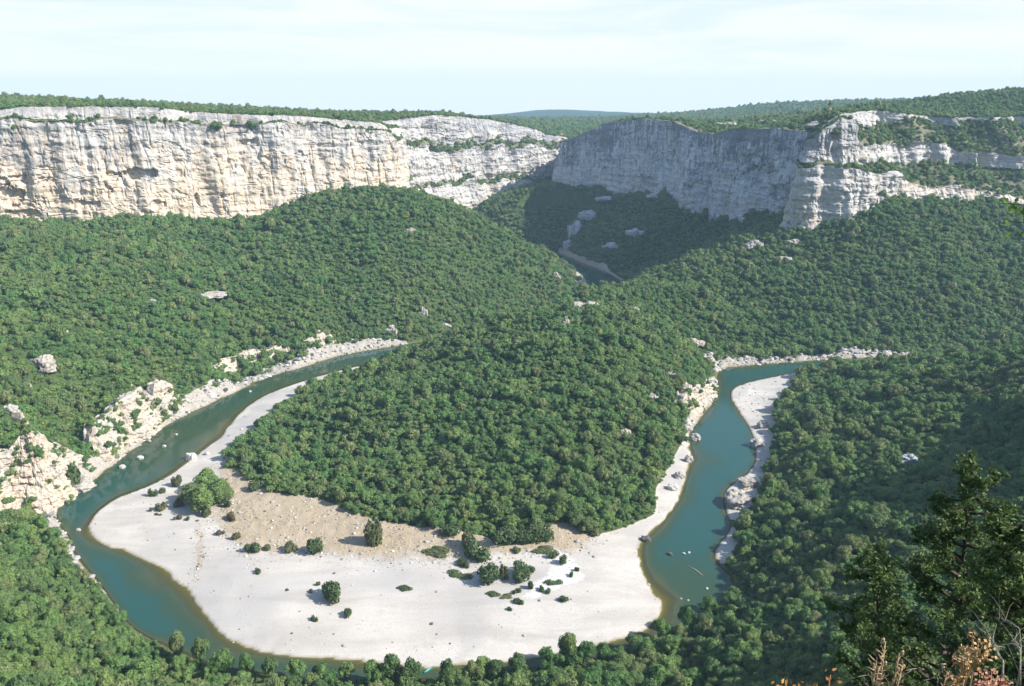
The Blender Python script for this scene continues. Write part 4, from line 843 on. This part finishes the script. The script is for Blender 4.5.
def rock(name, u, v, w_, h_, mat, label, cat, group=None, sub=3, deep=0.8, sink=0.25, blocky=0.5, ledges=0.0, yaw=None, at=None, cluster=0):
    p, s_ = hit(u, v) if at is None else at
    if p[2] < 0: p = np.array([*atz(u, v, 0.0), 0.0])
    if cluster:
        ps = []
        for q in range(cluster):
            V, Fc = rock_geo(rng.uniform(0, 99), 3, blocky, ledges); a_ = (q + 0.5) / cluster * 2 - 1; f = rng.uniform(0.5, 0.85)
            ps.append((V * np.array([1.15 / cluster + 0.18, rng.uniform(0.5, 0.9), f * (1 - 0.45 * abs(a_))]) + np.array([a_ * 0.75, rng.uniform(-0.35, 0.35), rng.uniform(-0.15, 0.2) - 0.15 * abs(a_)]), Fc))
        V, Fc = merge(ps)
    else: V, Fc = rock_geo(rng.uniform(0, 99), sub, blocky, ledges)
    W, h2 = w_ / s_ / 2, h_ / s_ / 2
    V = V * np.array([W, W * deep, h2 * 1.15]); me = np_mesh(name, V, Fc, mat, False, dict(rock=np.ones(len(V)), upper=np.full(len(V), 0.45)))
    o = link(name, me, None, (p[0], p[1] + W * deep * 0.4, p[2] + h2 * (1 - 2 * sink))); o.rotation_euler = (0, 0, rng.uniform(-0.4, 0.4) if yaw is None else yaw); return tag(o, label, cat, group)
stc = bpy.data.collections.new('stone_sources')
for i in range(6):
    V, Fc = rock_geo(300 + i, 2, 0.35); V[:, 2] *= 0.65
    stc.objects.link(bpy.data.objects.new('stone_%c' % (97 + i), np_mesh('stone', V, Fc, [M_WB, M_GB, M_GB, M_WB, M_GB, M_DB][i])))
qx, qy = jgrid(-330, 330, 225, 700, 1.25); _s, _b, _k, _t = look(sdR, qx, qy), look(bar, qx, qy), look(bank, qx, qy), look(tan, qx, qy)
cl = fbm(qx / 16, qy / 16, 3.3, 3); pr_ = np.where(_k > 0.5, 0.30 + 0.35 * cl, np.where(_b > 0.6, 0.012 + 0.30 * (_t > 0.25) * (0.4 + 0.6 * (cl > 0.0)) + 0.10 * ((_t > 0.03) & (_t < 0.6)) + 0.05 * (cl > 0.55), 0)) * (_s < 1.0)
right = (_b > 0.6) & (qx > 110); pr_ = np.where(right, 0.06 + 0.22 * (cl > 0.15), pr_)
k = rng.random(qx.size) < pr_; qx, qy, _k = qx[k], qy[k], _k[k]; qr = np.where(_k > 0.5, rng.gamma(2.0, 0.28, qx.size) + 0.2, rng.gamma(2.0, 0.11, qx.size) + 0.12)
qr = np.minimum(qr, 2.0); scatter('river_stones', 'loose pale stones strewn along the banks and over the gravel beach', qx, qy, H(qx, qy) + 0.1 * qr, qr, qr * rng.uniform(0.6, 1.1, qx.size), stc, 6); print('stones', qx.size)
BG = 'boulders in and beside the river'
for a_ in [(191, 460, 11, 10, M_WB, 'big white boulder at the left bank of the gravel by the shallow water'), (207, 455, 8, 7, M_WB, 'white boulder between the big white one and the trees'), (140, 459, 10, 6, M_WB, 'white boulder alone in midstream of the left river'),
           (122, 468, 9, 6, M_WB, 'pale boulder at the foot of the left bank, touching the water'), (164, 447, 6, 4, M_WB, 'small pale stone in midstream above the white boulder'), (149, 442, 6, 4, M_GB, 'tan stone close under the left bank in the river'),
           (176, 435, 4, 3, M_WB, 'tiny white stone in midstream, farthest up the left reach'), (75, 489, 28, 12, M_GB, 'long grey boulder overhanging the river beside the big dark bush'), (250, 392, 4, 3, M_WB, 'tiny pale stone in the upper left reach of the river'),
           (670, 555, 8, 5, M_DB, 'dark stone with a pale top in the right pool'), (684, 554, 5, 3, M_WB, 'white stone in the right pool, left one of a pair'), (689, 553, 4, 3, M_WB, 'white stone in the right pool, right one of a pair'),
           (688, 601, 4, 3, M_WB, 'small pale stone in the right pool close to the near trees'), (707, 589, 4, 3, M_WB, 'pale stone in the shaded side of the right pool'), (681, 599, 4, 2, M_GB, 'flat grey stone low in the right pool'),
           (646, 541, 11, 6, M_DB, 'dark ledge stone at the corner of the beach and the right pool'), (246, 557, 6, 4, M_WB, 'white stone beside the low bush at the left end of the cobbles'),
           (741, 506, 28, 17, M_GB, 'large ribbed grey rock slab on the right bank under dark trees'), (749, 487, 20, 9, M_GB, 'grey rock shelf on the right bank above the ribbed slab'), (757, 447, 14, 12, M_GB, 'cracked grey rock at the narrow part of the right gravel bar'),
           (763, 428, 12, 9, M_GB, 'grey rock in the middle of the right gravel bar'), (680, 478, 12, 8, M_GB, 'cream rock on the strip of beach below the wooded hill'), (673, 490, 11, 8, M_WB, 'pale rock at the waterline of the strip below the wooded hill'), (689, 462, 9, 9, M_GB, 'grey rock at the upper end of the strip below the wooded hill'),
           (695, 440, 12, 9, M_GB, 'grey stone under the rock face on the left side of the right river'),
           (883, 356, 8, 4, M_WB, 'white boulder at the far end of the right reach of the river'), (78, 531, 7, 5, M_GB, 'grey stone in the riffle where the left river narrows')]:
    u, v, w_, h_, mt, lb = a_; big = w_ > 18; fs_ = 0.68 if (w_ < 11 and h_ < 8) else 1.0; w_, h_ = w_ * fs_, h_ * fs_
    rock('boulder', u, v, w_, h_, M_BK if big else mt, lb, 'boulder', BG, 4 if big else 3, 1.0 if big else 0.75, 0.4 if big else 0.36, 0.5 if big else 0.3, 0.08 if big else 0)
SL = ['pale scar of bare rock in the middle of the shaded scree', 'broad grey rock scar high in the middle of the shaded scree', 'narrow rock scar low on the shaded scree above the far water', 'grey rock ledge low on the right of the shaded scree', 'grey rock ledge right of the others on the shaded scree', 'flat rock ledge close under the right end of the blue grey cliff', 'long rock ledge close under the blue grey cliff']
for (p, Wm, s_), (u, v, w_, h_), lb in zip(sc_pts, SCARS, SL):
    rock('rock_outcrop', u, v + h_ * 0.3, w_ * 1.5, h_ * 1.35, M_C, lb, 'rock outcrop', 'rock outcrops on the wooded slopes', 4, 0.8, 0.42, 0.45, 0.08, cluster=5)
for (u, v, w_, h_, mt, lb) in [(755, 246, 18, 13, M_BK, 'pale rock outcrop on the wooded spur below the buttress, left one'), (784, 258, 18, 6, M_B, 'small pale rock outcrop on the wooded spur, lower right one'), (796, 241, 16, 6, M_B, 'flat pale rock outcrop just under the buttress'),
        (584, 305, 32, 7, M_A, 'flat pinkish rock ledge on the crest of the wooded hill'), (566, 322, 7, 13, M_A, 'upright pink rock scar just below the crest of the wooded hill'), (632, 309, 16, 6, M_B, 'small grey rock ledge right of the crest of the wooded hill'),
        (694, 343, 22, 8, M_A, 'rock ledge on the right shoulder of the wooded hill near the far bank'), (671, 375, 10, 15, M_B, 'grey rock patch on the right flank of the wooded hill'), (653, 396, 12, 8, M_A, 'small tan rock patch on the right flank of the wooded hill, lower one'), (625, 432, 14, 9, M_A, 'tan rock patch low in the woods of the wooded hill'),
        (423, 312, 9, 12, M_A, 'upright pale rock among the trees of the left hillside near the river'), (391, 330, 14, 8, M_B, 'low grey rock among the trees right above the upstream left bank'), (444, 325, 14, 6, M_A, 'pink rock near the river at the foot of the left hillside'), (205, 295, 44, 6, M_A, 'long thin pink rock band across the left hillside'), (152, 301, 12, 5, M_A, 'small pink rock at the left end of the band on the left hillside'),
        (38, 362, 40, 18, M_B, 'slanting pale rock outcrop high on the left hillside above the cream face'), (60, 331, 14, 9, M_A, 'small pink rock patch above the slanting outcrop on the left hillside'), (8, 410, 24, 26, M_B, 'grey rock outcrop at the left edge of the picture above the cream face'), (26, 386, 16, 12, M_A, 'pinkish rock between the slanting outcrop and the grey one on the left hillside'),
        (911, 461, 30, 14, M_C, 'blue grey rock slab in the shaded woods of the near right slope'), (556, 276, 9, 8, M_A, 'pale rock on the lower tip of the left hill beside the far water'), (566, 283, 12, 8, M_A, 'larger pale rock on the lower tip of the left hill at the far bank'), (411, 230, 9, 5, M_A, 'tiny pink rock near the top of the left hill'),
        (820, 127, 26, 7, M_B, 'white rock pavement on the rim of the right plateau left of the buttress top'), (770, 123, 22, 5, M_B, 'white rock pavement on the rim of the right plateau, middle one'), (727, 126, 26, 6, M_B, 'white rock pavement on the rim of the right plateau, leftmost one'), (792, 119, 18, 4, M_B, 'low white rock set back from the rim of the right plateau'), (880, 113, 26, 6, M_B, 'white rock among scrub above the pale buttress')]:
    pl_ = v < 130; k_ = [q[0] for q in OUTC].index(u); (p_, s_), (_u, _v, w_, h_) = oc_pts[k_], OUTC[k_]
    rock('rock_outcrop', u, v, w_, h_ * 1.5, {M_A: M_BW, M_B: M_BK}.get(mt, mt), lb, 'rock outcrop', 'rock outcrops on the wooded slopes', 4, 0.6 if not pl_ else 0.9, 0.40, 0.5, 0.08, at=(p_ + np.array([0, 0, 0.0]), s_), cluster=max(3, min(7, int(w_ / 5))))
M_LOG = m_plain('bleached_wood', (0.34, 0.30, 0.25), (0.50, 0.46, 0.40), 6)
x1, y1 = atz(687, 565, 0.1); x2, y2 = atz(703, 575, 0.1)
V, Fs = tube([[x1, y1, 0.02], [(x1 + x2) / 2 + 0.3, (y1 + y2) / 2, 0.12], [x2, y2, 0.05]], [0.16, 0.24, 0.10], 8)
tag(link('drift_log', np_mesh('drift_log', V, Fs, M_LOG, True)), 'long pale drift log lying in the shallow right pool', 'log')
# little boat drawn up at the lower edge of the beach
M_BOAT = m_plain('turquoise_hull', (0.03, 0.36, 0.30), (0.05, 0.46, 0.38), 2, 0.35)
def canoe(L=4.4, W=0.85):
    n, m = 15, 9; V = []
    for i in range(n):
        t = -1 + 2 * i / (n - 1); w_ = W / 2 * max(0.02, (1 - abs(t) ** 2.4)); sh = 0.32 + 0.22 * abs(t) ** 3; kl = 0.10 * abs(t) ** 3
        for j in range(m):
            q = -1 + 2 * j / (m - 1); V.append((t * L / 2, w_ * math.sin(q * math.pi / 2), kl + (sh - kl) * abs(q) ** 2.2))
    outer = np.array(V); inner = outer * np.array([0.97, 0.92, 1]) + np.array([0, 0, 0.03]); N0 = len(outer); Fs = grid_faces(n, m).tolist(); Fs += [[a + N0 for a in f[::-1]] for f in Fs]
    for i in range(n - 1):
        for j in (0, m - 1): a, b = i * m + j, (i + 1) * m + j; Fs.append([a, b, b + N0, a + N0])
    return np.vstack([outer, inner]), Fs
be = bpy.data.objects.new('canoe', None); COL.objects.link(be); bx, by = atz(429, 670, 0.05); be.location = (bx, by, 0.06); be.rotation_euler = (0, 0, R(48))
tag(be, 'small turquoise canoe half hidden by trees at the lower edge of the beach', 'canoe'); link('hull', np_mesh('hull', *canoe(), M_BOAT, True), be)
for t_ in (-0.9, 0.9):
    V, Fs = merge([(np.array([[-0.12, -0.36, 0], [0.12, -0.36, 0], [0.12, 0.36, 0], [-0.12, 0.36, 0], [-0.12, -0.36, 0.04], [0.12, -0.36, 0.04], [0.12, 0.36, 0.04], [-0.12, 0.36, 0.04]], float), [[0, 3, 2, 1], [4, 5, 6, 7], [0, 1, 5, 4], [1, 2, 6, 5], [2, 3, 7, 6], [3, 0, 4, 7]])])
    link('seat', np_mesh('seat', V, Fs, M_LOG), be, (t_, 0, 0.24))
# ------------------------------------------------------------------ plants at the viewpoint
M_JUN = m_leaf('juniper_needles', [(0.080, 0.135, 0.042), (0.105, 0.170, 0.050), (0.14, 0.21, 0.06), (0.10, 0.155, 0.05)], 0.3, 8.0)
M_TIP = m_leaf('juniper_tips', [(0.11, 0.19, 0.045), (0.13, 0.20, 0.05), (0.16, 0.21, 0.055), (0.12, 0.17, 0.05)], 0.35, 8.0)
M_DEAD = m_bark('dead_wood', (0.15, 0.13, 0.11), (0.32, 0.28, 0.24), 14); M_JBARK = m_bark('juniper_bark', (0.05, 0.038, 0.03), (0.13, 0.10, 0.08), 12)
def wander(p, d, L, n, g, droop=0.0, wig=0.25):
    P = [np.array(p, float)]; d = np.array(d, float) / np.linalg.norm(d)
    for i in range(n):
        d = d + g.normal(size=3) * wig; d[2] -= droop; d /= np.linalg.norm(d); P.append(P[-1] + d * L / n)
    return np.array(P)
def evergreen(seed, base, hgt, rad, nb, label, mats, leaf=0.042, nleaf=36, name='juniper_tree', group=None, lean=(0, 0), crown_lo=0.12, dead=4):
    g = np.random.default_rng(seed); e_ = bpy.data.objects.new(name, None); COL.objects.link(e_); e_.location = base; tag(e_, label, 'tree', group)
    tk = wander((0, 0, -0.3), (lean[0], lean[1], 1), hgt * 0.97, 10, g, 0, 0.07); wood = [tube(tk, np.linspace(0.035 * hgt * 0.5 + 0.02, 0.012, len(tk)), 8)]
    lc, ln, tips = [], [], []; br = []; deadp = []
    for b in range(nb):
        f = crown_lo + (1 - crown_lo) * (b + g.random()) / nb; i = min(int(f * 10), 9); p = tk[i] * (1 - (f * 10 - i)) + tk[i + 1] * (f * 10 - i)
        prof = (1.05 - f) ** 0.75 * min(1, 0.55 + 1.6 * f); L = rad * prof * g.uniform(0.55, 1.15) + 0.12; az = b * 2.4 + g.uniform(-0.5, 0.5)
        bp = wander(p, (math.cos(az), math.sin(az), g.uniform(0.0, 0.7)), L, 5, g, 0.02, 0.16)
        if b in range(2, 2 + dead * 5, 5): deadp.append(bp); continue
        br.append(tube(bp, np.linspace(0.022 + 0.012 * L, 0.004, len(bp)), 5))
        for q in range(int(5 + 7 * L)):
            t_ = g.uniform(0.25, 1.0) * 5; i = min(int(t_), 4); c = bp[i] * (1 - (t_ - i)) + bp[i + 1] * (t_ - i)
            sd_ = bp[min(i + 1, 5)] - bp[i] + g.normal(size=3) * 0.16 * max(L, .4); sd_ /= np.linalg.norm(sd_); sl = g.uniform(0.14, 0.34) * (0.7 + 0.3 * L)
            k_ = g.uniform(0, 1, nleaf); cc = c + sd_ * sl * k_[:, None] + g.normal(size=(nleaf, 3)) * (0.055 * (1.15 - k_))[:, None]
            lc.append(cc); ln.append(g.normal(size=(nleaf, 3)) + np.array([0, 0, 0.5])); tips.append((k_ > 0.72) & (g.random(nleaf) < 0.7))
    C_, N__, T_ = np.vstack(lc), np.vstack(ln), np.concatenate(tips)
    link('trunk', np_mesh('trunk', *wood[0], M_JBARK, True), e_)
    V, Fs = merge(br); link('branches', np_mesh('branches', V, Fs, M_JBARK, True), e_)
    V, Fq_ = leaf_quads(C_, N__, g.uniform(0.6, 1.3, len(C_)) * leaf, 2.2)
    me = np_mesh('crown', V, Fq_, mats[0]); me.materials.append(mats[1]); me.polygons.foreach_set('material_index', T_.astype(np.int32)); link('crown', me, e_)
    for bp in deadp: 
        pr_ = [tube(bp * 1.0, np.linspace(0.018, 0.005, len(bp)), 5)]
        for q in range(4):
            i = 1 + q % 4; pr_.append(tube(wander(bp[i], bp[i] - bp[i - 1] + g.normal(size=3) * 0.15, 0.35, 4, g, 0, 0.25), [0.008, 0.007, 0.005, 0.004, 0.003], 4))
        link('dead_branch', np_mesh('dead_branch', *merge(pr_), M_DEAD, True), e_)
    return e_
def groundpt(u, Y): 
    x = (u - CU) / F * (Y * cp + 0.9 * Y * sp_); return (x, Y, float(H(x, Y)))
b1 = groundpt(940, 13.0); evergreen(21, b1, zat(462, 13.0) - b1[2], 2.3, 72, 'dark juniper with dead twigs in the lower right corner of the viewpoint', (M_JUN, M_TIP), lean=(-0.04, 0))
b2 = groundpt(1030, 10.0); evergreen(22, b2, zat(505, 10.0) - b2[2], 1.8, 66, 'juniper with brighter tips cut by the right edge beside the dark one', (M_JUN, M_TIP))
b3 = groundpt(880, 15.5); evergreen(23, b3, zat(548, 15.5) - b3[2], 2.0, 60, 'low juniper filling the left side of the dark foreground foliage', (M_JUN, M_TIP))
b4 = groundpt(985, 8.0); evergreen(24, b4, zat(622, 8.0) - b4[2], 1.1, 46, 'small juniper behind the dry stalks in the lower right corner', (M_JUN, M_JUN))
# broadleaf tree standing off to the right, one leafy branch reaches into view
M_LIME = m_leaf('bright_leaf', [(0.10, 0.19, 0.03), (0.13, 0.22, 0.04), (0.16, 0.24, 0.05), (0.12, 0.20, 0.04)], 0.4, 6.0)
g_ = np.random.default_rng(5); lb_ = groundpt(1500, 7.0); lt = bpy.data.objects.new('oak_tree', None); COL.objects.link(lt); lt.location = lb_
tag(lt, 'bright green leafy branch of an oak poking in from the right edge', 'tree')
tipw = np.array(atY(1001, 203, 7.0)) - np.array(lb_); top = np.array([0.2, 0.3, tipw[2] + 1.2])
tk = np.array([[0, 0, -.3], [0.1, 0.05, 0.3 * top[2]], [0.05, 0.2, 0.65 * top[2]], top]); link('trunk', np_mesh('trunk', *tube(tk, [0.17, 0.14, 0.11, 0.05], 9), M_BARK, True), lt)
lc, brs = [], []
start = tk[2]; ends = [tipw, tipw + np.array([0.12, 0, -0.16]), tipw + np.array([0.25, 0.1, 0.02]), tipw + np.array([0.3, 0, -0.28])]
for q in range(34): ends.append(np.array([g_.uniform(-1.2, 2.0), g_.uniform(-1.6, 1.6), top[2] + g_.uniform(-1.8, 1.1)]))
for n_, e2 in enumerate(ends):
    s2 = start if n_ < 4 else tk[2] * (1 - g_.random()) + tk[3] * g_.random(); f = np.linspace(0, 1, 7)[:, None]; P = s2 * (1 - f) + e2 * f + np.array([0, 0, 0.25]) * np.sin(f * math.pi) + g_.normal(size=(7, 3)) * 0.02
    P[-1] = e2; brs.append(tube(P, np.linspace(0.03, 0.004, 7), 5))
    for t_ in g_.uniform(0.55 if n_ > 3 else 0.86, 1.02, 60 if n_ > 3 else 26): 
        i = min(int(t_ * 6), 5); c = P[i] * (1 - (t_ * 6 - i)) + P[i + 1] * (t_ * 6 - i); lc.append(c + g_.normal(size=3) * (0.11 if n_ > 3 else 0.05))
lc = np.array(lc); link('branches', np_mesh('branches', *merge(brs), M_BARK, True), lt)
V, Fq_ = leaf_quads(lc, g_.normal(size=lc.shape) + np.array([0, -0.3, 0.8]), g_.uniform(0.7, 1.2, len(lc)) * 0.042, 1.6); link('crown', np_mesh('crown', V, Fq_, M_LIME), lt)
# dry thistles, ferny heads, dead twigs
M_STRAW = m_plain('straw', (0.30, 0.20, 0.11), (0.52, 0.37, 0.22), 60); M_RUST = m_plain('rusty_leaf', (0.30, 0.13, 0.04), (0.48, 0.24, 0.08), 25); M_OCHRE = m_plain('ochre_head', (0.34, 0.20, 0.085), (0.52, 0.36, 0.18), 60); M_PINK = m_plain('reddish_head', (0.36, 0.17, 0.12), (0.50, 0.28, 0.18), 30)
def stalk(u, vt, Y, label, kind, name, cat, group, lean=0.0, seed=0):
    g = np.random.default_rng(seed); gx, gy, gz = groundpt(u, Y); x, y, zt = atY(u, vt, Y); h = max(zt - gz, 0.15)
    e_ = bpy.data.objects.new(name, None); COL.objects.link(e_); e_.location = (x - lean * h, gy, gz - 0.02); tag(e_, label, cat, group)
    P = np.array([[lean * h * f + 0.012 * math.sin(f * 5 + seed), 0.012 * math.cos(f * 4 + seed), h * f] for f in np.linspace(0, 1, 9)])
    link('stem', np_mesh('stem', *tube(P, np.linspace(0.0065, 0.0035, 9), 6), M_STRAW if kind != 'rust' else M_RUST, True), e_)
    parts, C, N = [], [], []
    if kind == 'thistle':
        for i in range(90):
            f = g.uniform(0.35, 1.0); c = np.array([lean * h * f, 0, h * f]); az = g.uniform(0, 6.28); d = np.array([math.cos(az), math.sin(az), g.uniform(0.3, 1.1)]) * g.uniform(0.015, 0.045)
            parts.append(tube([c, c + d * 0.6, c + d], [0.0028, 0.0022, 0.0006], 4))
        for i in range(6):
            f = 1 - 0.07 * i * g.uniform(0.7, 1.3); iv, if_ = ico(1); c = np.array([lean * h * f, 0, h * f]) + g.normal(size=3) * 0.014; parts.append((iv * np.array([0.009, 0.009, 0.017]) * (1.1 - 0.08 * i) + c, if_))
        link('seed_heads', np_mesh('seed_heads', *merge(parts), M_STRAW), e_)
    elif kind in ('umbel', 'pink'):
        for i in range(13):
            az = g.uniform(0, 6.28); d = np.array([math.cos(az) * g.uniform(0.01, 0.06), math.sin(az) * 0.05, g.uniform(-0.06, 0.05)]); c = P[-1] * 1.0 + np.array([0, 0, -0.04]); parts.append(tube([P[-2], (P[-2] + c + d) / 2, c + d], [0.004, 0.003, 0.002], 4))
            cc = c + d; 
            for q in range(11): C.append(cc + g.normal(size=3) * np.array([0.017, 0.017, 0.010])); N.append(g.normal(size=3) + np.array([0, -0.4, 0.6]))
        V, Fq_ = leaf_quads(np.array(C), np.array(N), g.uniform(0.7, 1.3, len(C)) * 0.011, 1.3)
        link('seed_heads', np_mesh('seed_heads', *merge(parts + [(V, Fq_)]), M_OCHRE if kind == 'umbel' else M_PINK), e_)
    else:
        for i in range(70): f = g.uniform(0.3, 1); C.append(np.array([lean * h * f, 0, h * f]) + g.normal(size=3) * 0.035); N.append(g.normal(size=3) + np.array([0, -0.3, 0.6]))
        V, Fq_ = leaf_quads(np.array(C), np.array(N), g.uniform(0.7, 1.3, len(C)) * 0.017, 1.7); link('leaves', np_mesh('leaves', V, Fq_, M_RUST), e_)
TG, UG, RG = 'dry thistle stalks at the viewpoint', 'dry flower heads at the viewpoint', 'rusty sprigs at the viewpoint'
for i, (u, vt, ln_, lb) in enumerate([(885, 640, -0.06, 'tallest straw coloured thistle stalk in the cluster at the bottom edge'), (876, 655, -0.02, 'left thistle stalk of the straw coloured cluster at the bottom edge'), (899, 650, 0.03, 'right thistle stalk of the straw coloured cluster at the bottom edge'), (880, 664, 0.05, 'short thistle stalk in the middle of the straw coloured cluster'), (904, 663, 0.08, 'bent thistle stalk at the far right of the straw coloured cluster')]):
    stalk(u, vt, 3.6 + 0.06 * i, lb, 'thistle', 'dry_thistle', 'thistle', TG, ln_, 40 + i)
stalk(949, 668, 3.7, 'small lone pale thistle stalk between the cluster and the ochre head', 'thistle', 'dry_thistle', 'thistle', TG, 0.03, 51)
for i, (u, vt, kd, lb) in enumerate([(978, 638, 'umbel', 'tall ochre flower head on a brown stem near the bottom right corner'), (964, 676, 'umbel', 'low ochre flower head at the bottom edge left of the tall one'), (970, 650, 'umbel', 'slender ochre flower head leaning close behind the tall one'), (990, 677, 'pink', 'reddish flower head at the bottom edge, left one of two'), (999, 673, 'pink', 'reddish flower head at the bottom edge, right one of two')]):
    stalk(u, vt, 3.5 + 0.07 * i, lb, kd, 'dry_flower', 'dry flower', UG, 0.02 * (i - 1), 60 + i)
for i, (u, vt, lb) in enumerate([(787, 676, 'rust coloured leafy sprig at the bottom edge, leftmost of the rusty ones'), (800, 680, 'low rust coloured sprig beside the leftmost one'), (832, 672, 'rust coloured sprig with upright tip at the bottom edge'), (818, 680, 'short rust coloured sprig between the two taller ones')]):
    stalk(u, vt, 3.9 + 0.05 * i, lb, 'rust', 'rusty_sprig', 'plant', RG, 0.0, 80 + i)
def dead_branch(pts, r0, label, seed):
    g = np.random.default_rng(seed); P = np.array([atY(*q) for q in pts]); P[0, 2] = float(H(P[0, 0], P[0, 1])) - 0.05
    f = np.linspace(0, len(P) - 1, 14); Q = np.stack([np.interp(f, np.arange(len(P)), P[:, j]) for j in range(3)], 1) + g.normal(size=(14, 3)) * 0.006
    parts = [tube(Q, np.linspace(r0, r0 * 0.3, 14), 6)]
    for i in range(3, 13): parts.append(tube(wander(Q[i], (Q[i] - Q[i - 1]) / np.linalg.norm(Q[i] - Q[i - 1]) + g.normal(size=3) * 0.7, 0.22, 4, g, 0, 0.2), np.linspace(r0 * 0.35, r0 * 0.1, 5), 4))
    tag(link('dead_branch_stick', np_mesh('dead_branch_stick', *merge(parts), M_DEAD, True)), label, 'dead branch', 'dead branches at the viewpoint')
dead_branch([(1022, 690, 3.6), (1005, 665, 3.9), (990, 640, 4.2), (984, 630, 4.4)], 0.009, 'bleached dead branch slanting up in the bottom right corner', 1)
dead_branch([(1030, 680, 3.8), (1022, 655, 4.0), (1015, 640, 4.2), (1000, 648, 4.3)], 0.006, 'arched dead branch at the right edge above the slanting one', 2)
dead_branch([(1040, 690, 4.4), (1022, 630, 4.6), (1008, 622, 4.7), (1000, 622, 4.8)], 0.006, 'pale forked dead branch reaching in from the right edge', 3)
HAZE = 0.0001
# ------------------------------------------------------------------ light
SUN_AZ, SUN_EL = 104.0, 37.0
sd = bpy.data.lights.new('sun', 'SUN'); sd.energy = 4.2; sd.angle = R(0.53); sd.color = (1.0, 0.95, 0.87)
so = bpy.data.objects.new('sun', sd); COL.objects.link(so)
a, e = R(SUN_AZ), R(SUN_EL)
sv = Vector((math.sin(a) * math.cos(e), math.cos(a) * math.cos(e), math.sin(e)))
so.rotation_euler = sv.to_track_quat('Z', 'Y').to_euler(); so.location = (300, -100, 500)
w = bpy.data.worlds.new('World'); sc.world = w; w.use_nodes = True; nt = w.node_tree; nt.nodes.clear()
def wn_(t, **k):
    n = nt.nodes.new(t)
    for a_, b_ in k.items(): setattr(n, a_, b_)
    return n
ow = wn_('ShaderNodeOutputWorld'); bg = wn_('ShaderNodeBackground'); sk = wn_('ShaderNodeTexSky', sky_type='NISHITA')
sk.sun_disc = False; sk.sun_elevation = e; sk.sun_rotation = a; sk.altitude = 200; sk.air_density = 1.0; sk.dust_density = 0.6; sk.ozone_density = 2.2
bg.inputs[1].default_value = 0.11
tcn = wn_('ShaderNodeTexCoord'); mp = wn_('ShaderNodeMapping'); mp.inputs['Scale'].default_value = (2.2, 2.2, 22.0); mp.inputs['Rotation'].default_value = (0, R(3), 0)
nz = wn_('ShaderNodeTexNoise'); nz.inputs['Scale'].default_value = 1.4; nz.inputs['Detail'].default_value = 6; nz.inputs['Roughness'].default_value = 0.6; nz.inputs['Distortion'].default_value = 0.6
rmp = wn_('ShaderNodeMapRange', interpolation_type='SMOOTHSTEP'); rmp.inputs[1].default_value = 0.38; rmp.inputs[2].default_value = 0.62; rmp.inputs[3].default_value = 0.0; rmp.inputs[4].default_value = 1.0
mxs = wn_('ShaderNodeMix', data_type='RGBA'); mxs.inputs[7].default_value = (5.4, 5.8, 6.1, 1)
nt.links.new(tcn.outputs['Generated'], mp.inputs[0]); nt.links.new(mp.outputs[0], nz.inputs['Vector']); nt.links.new(nz.outputs['Fac'], rmp.inputs[0])
sx = wn_('ShaderNodeSeparateXYZ'); nt.links.new(tcn.outputs['Generated'], sx.inputs[0]); hz = wn_('ShaderNodeMapRange', interpolation_type='SMOOTHSTEP')
hz.inputs[1].default_value = 0.11; hz.inputs[2].default_value = 0.24; hz.inputs[3].default_value = 0.96; hz.inputs[4].default_value = 0.08; nt.links.new(sx.outputs[2], hz.inputs[0])
cl_ = wn_('ShaderNodeMix', data_type='RGBA'); cl_.inputs[6].default_value = (3.55, 4.05, 4.3, 1); cl_.inputs[7].default_value = (4.3, 4.4, 4.45, 1)
nt.links.new(rmp.outputs[0], cl_.inputs[0]); lo = wn_('ShaderNodeMix', data_type='RGBA'); lo.inputs[7].default_value = (4.7, 4.75, 4.75, 1); lz_ = wn_('ShaderNodeMapRange', interpolation_type='SMOOTHSTEP'); lz_.inputs[1].default_value = 0.075; lz_.inputs[2].default_value = 0.0; lz_.inputs[3].default_value = 0.0; lz_.inputs[4].default_value = 0.9
nt.links.new(sx.outputs[2], lz_.inputs[0]); nt.links.new(lz_.outputs[0], lo.inputs[0]); nt.links.new(cl_.outputs[2], lo.inputs[6]); nt.links.new(lo.outputs[2], mxs.inputs[7]); nt.links.new(hz.outputs[0], mxs.inputs[0]); nt.links.new(sk.outputs[0], mxs.inputs[6]); nt.links.new(mxs.outputs[2], bg.inputs[0]); nt.links.new(bg.outputs[0], ow.inputs[0])
hb = bpy.data.meshes.new('haze'); bm = bmesh.new(); bmesh.ops.create_cube(bm, size=1)
for v_ in bm.verts: v_.co = ((v_.co.x) * 13200, v_.co.y * 7300 + 3500, -6.0 if v_.co.z < 0 else 330.0)
bm.to_mesh(hb); bm.free(); kh = NT('haze_air'); pv_ = kh.n('ShaderNodeVolumePrincipled'); pv_.inputs['Color'].default_value = (0.52, 0.77, 1.0, 1); pv_.inputs['Density'].default_value = HAZE; pv_.inputs['Anisotropy'].default_value = 0.0
kh.l(pv_.outputs[0], kh.out.inputs['Volume']); hb.materials.append(kh.m); tag(link('haze', hb), kind='stuff')
vs = sc.view_settings; vs.view_transform = 'Standard'; vs.look = 'None'; vs.exposure = 1.12; vs.gamma = 1; vs.use_curve_mapping = False
cy = sc.cycles; cy.max_bounces = 6; cy.diffuse_bounces = 2; cy.glossy_bounces = 2; cy.transmission_bounces = 3; cy.transparent_max_bounces = 6; cy.volume_bounces = 0; cy.use_denoising = True
cy.caustics_reflective = False; cy.caustics_refractive = False
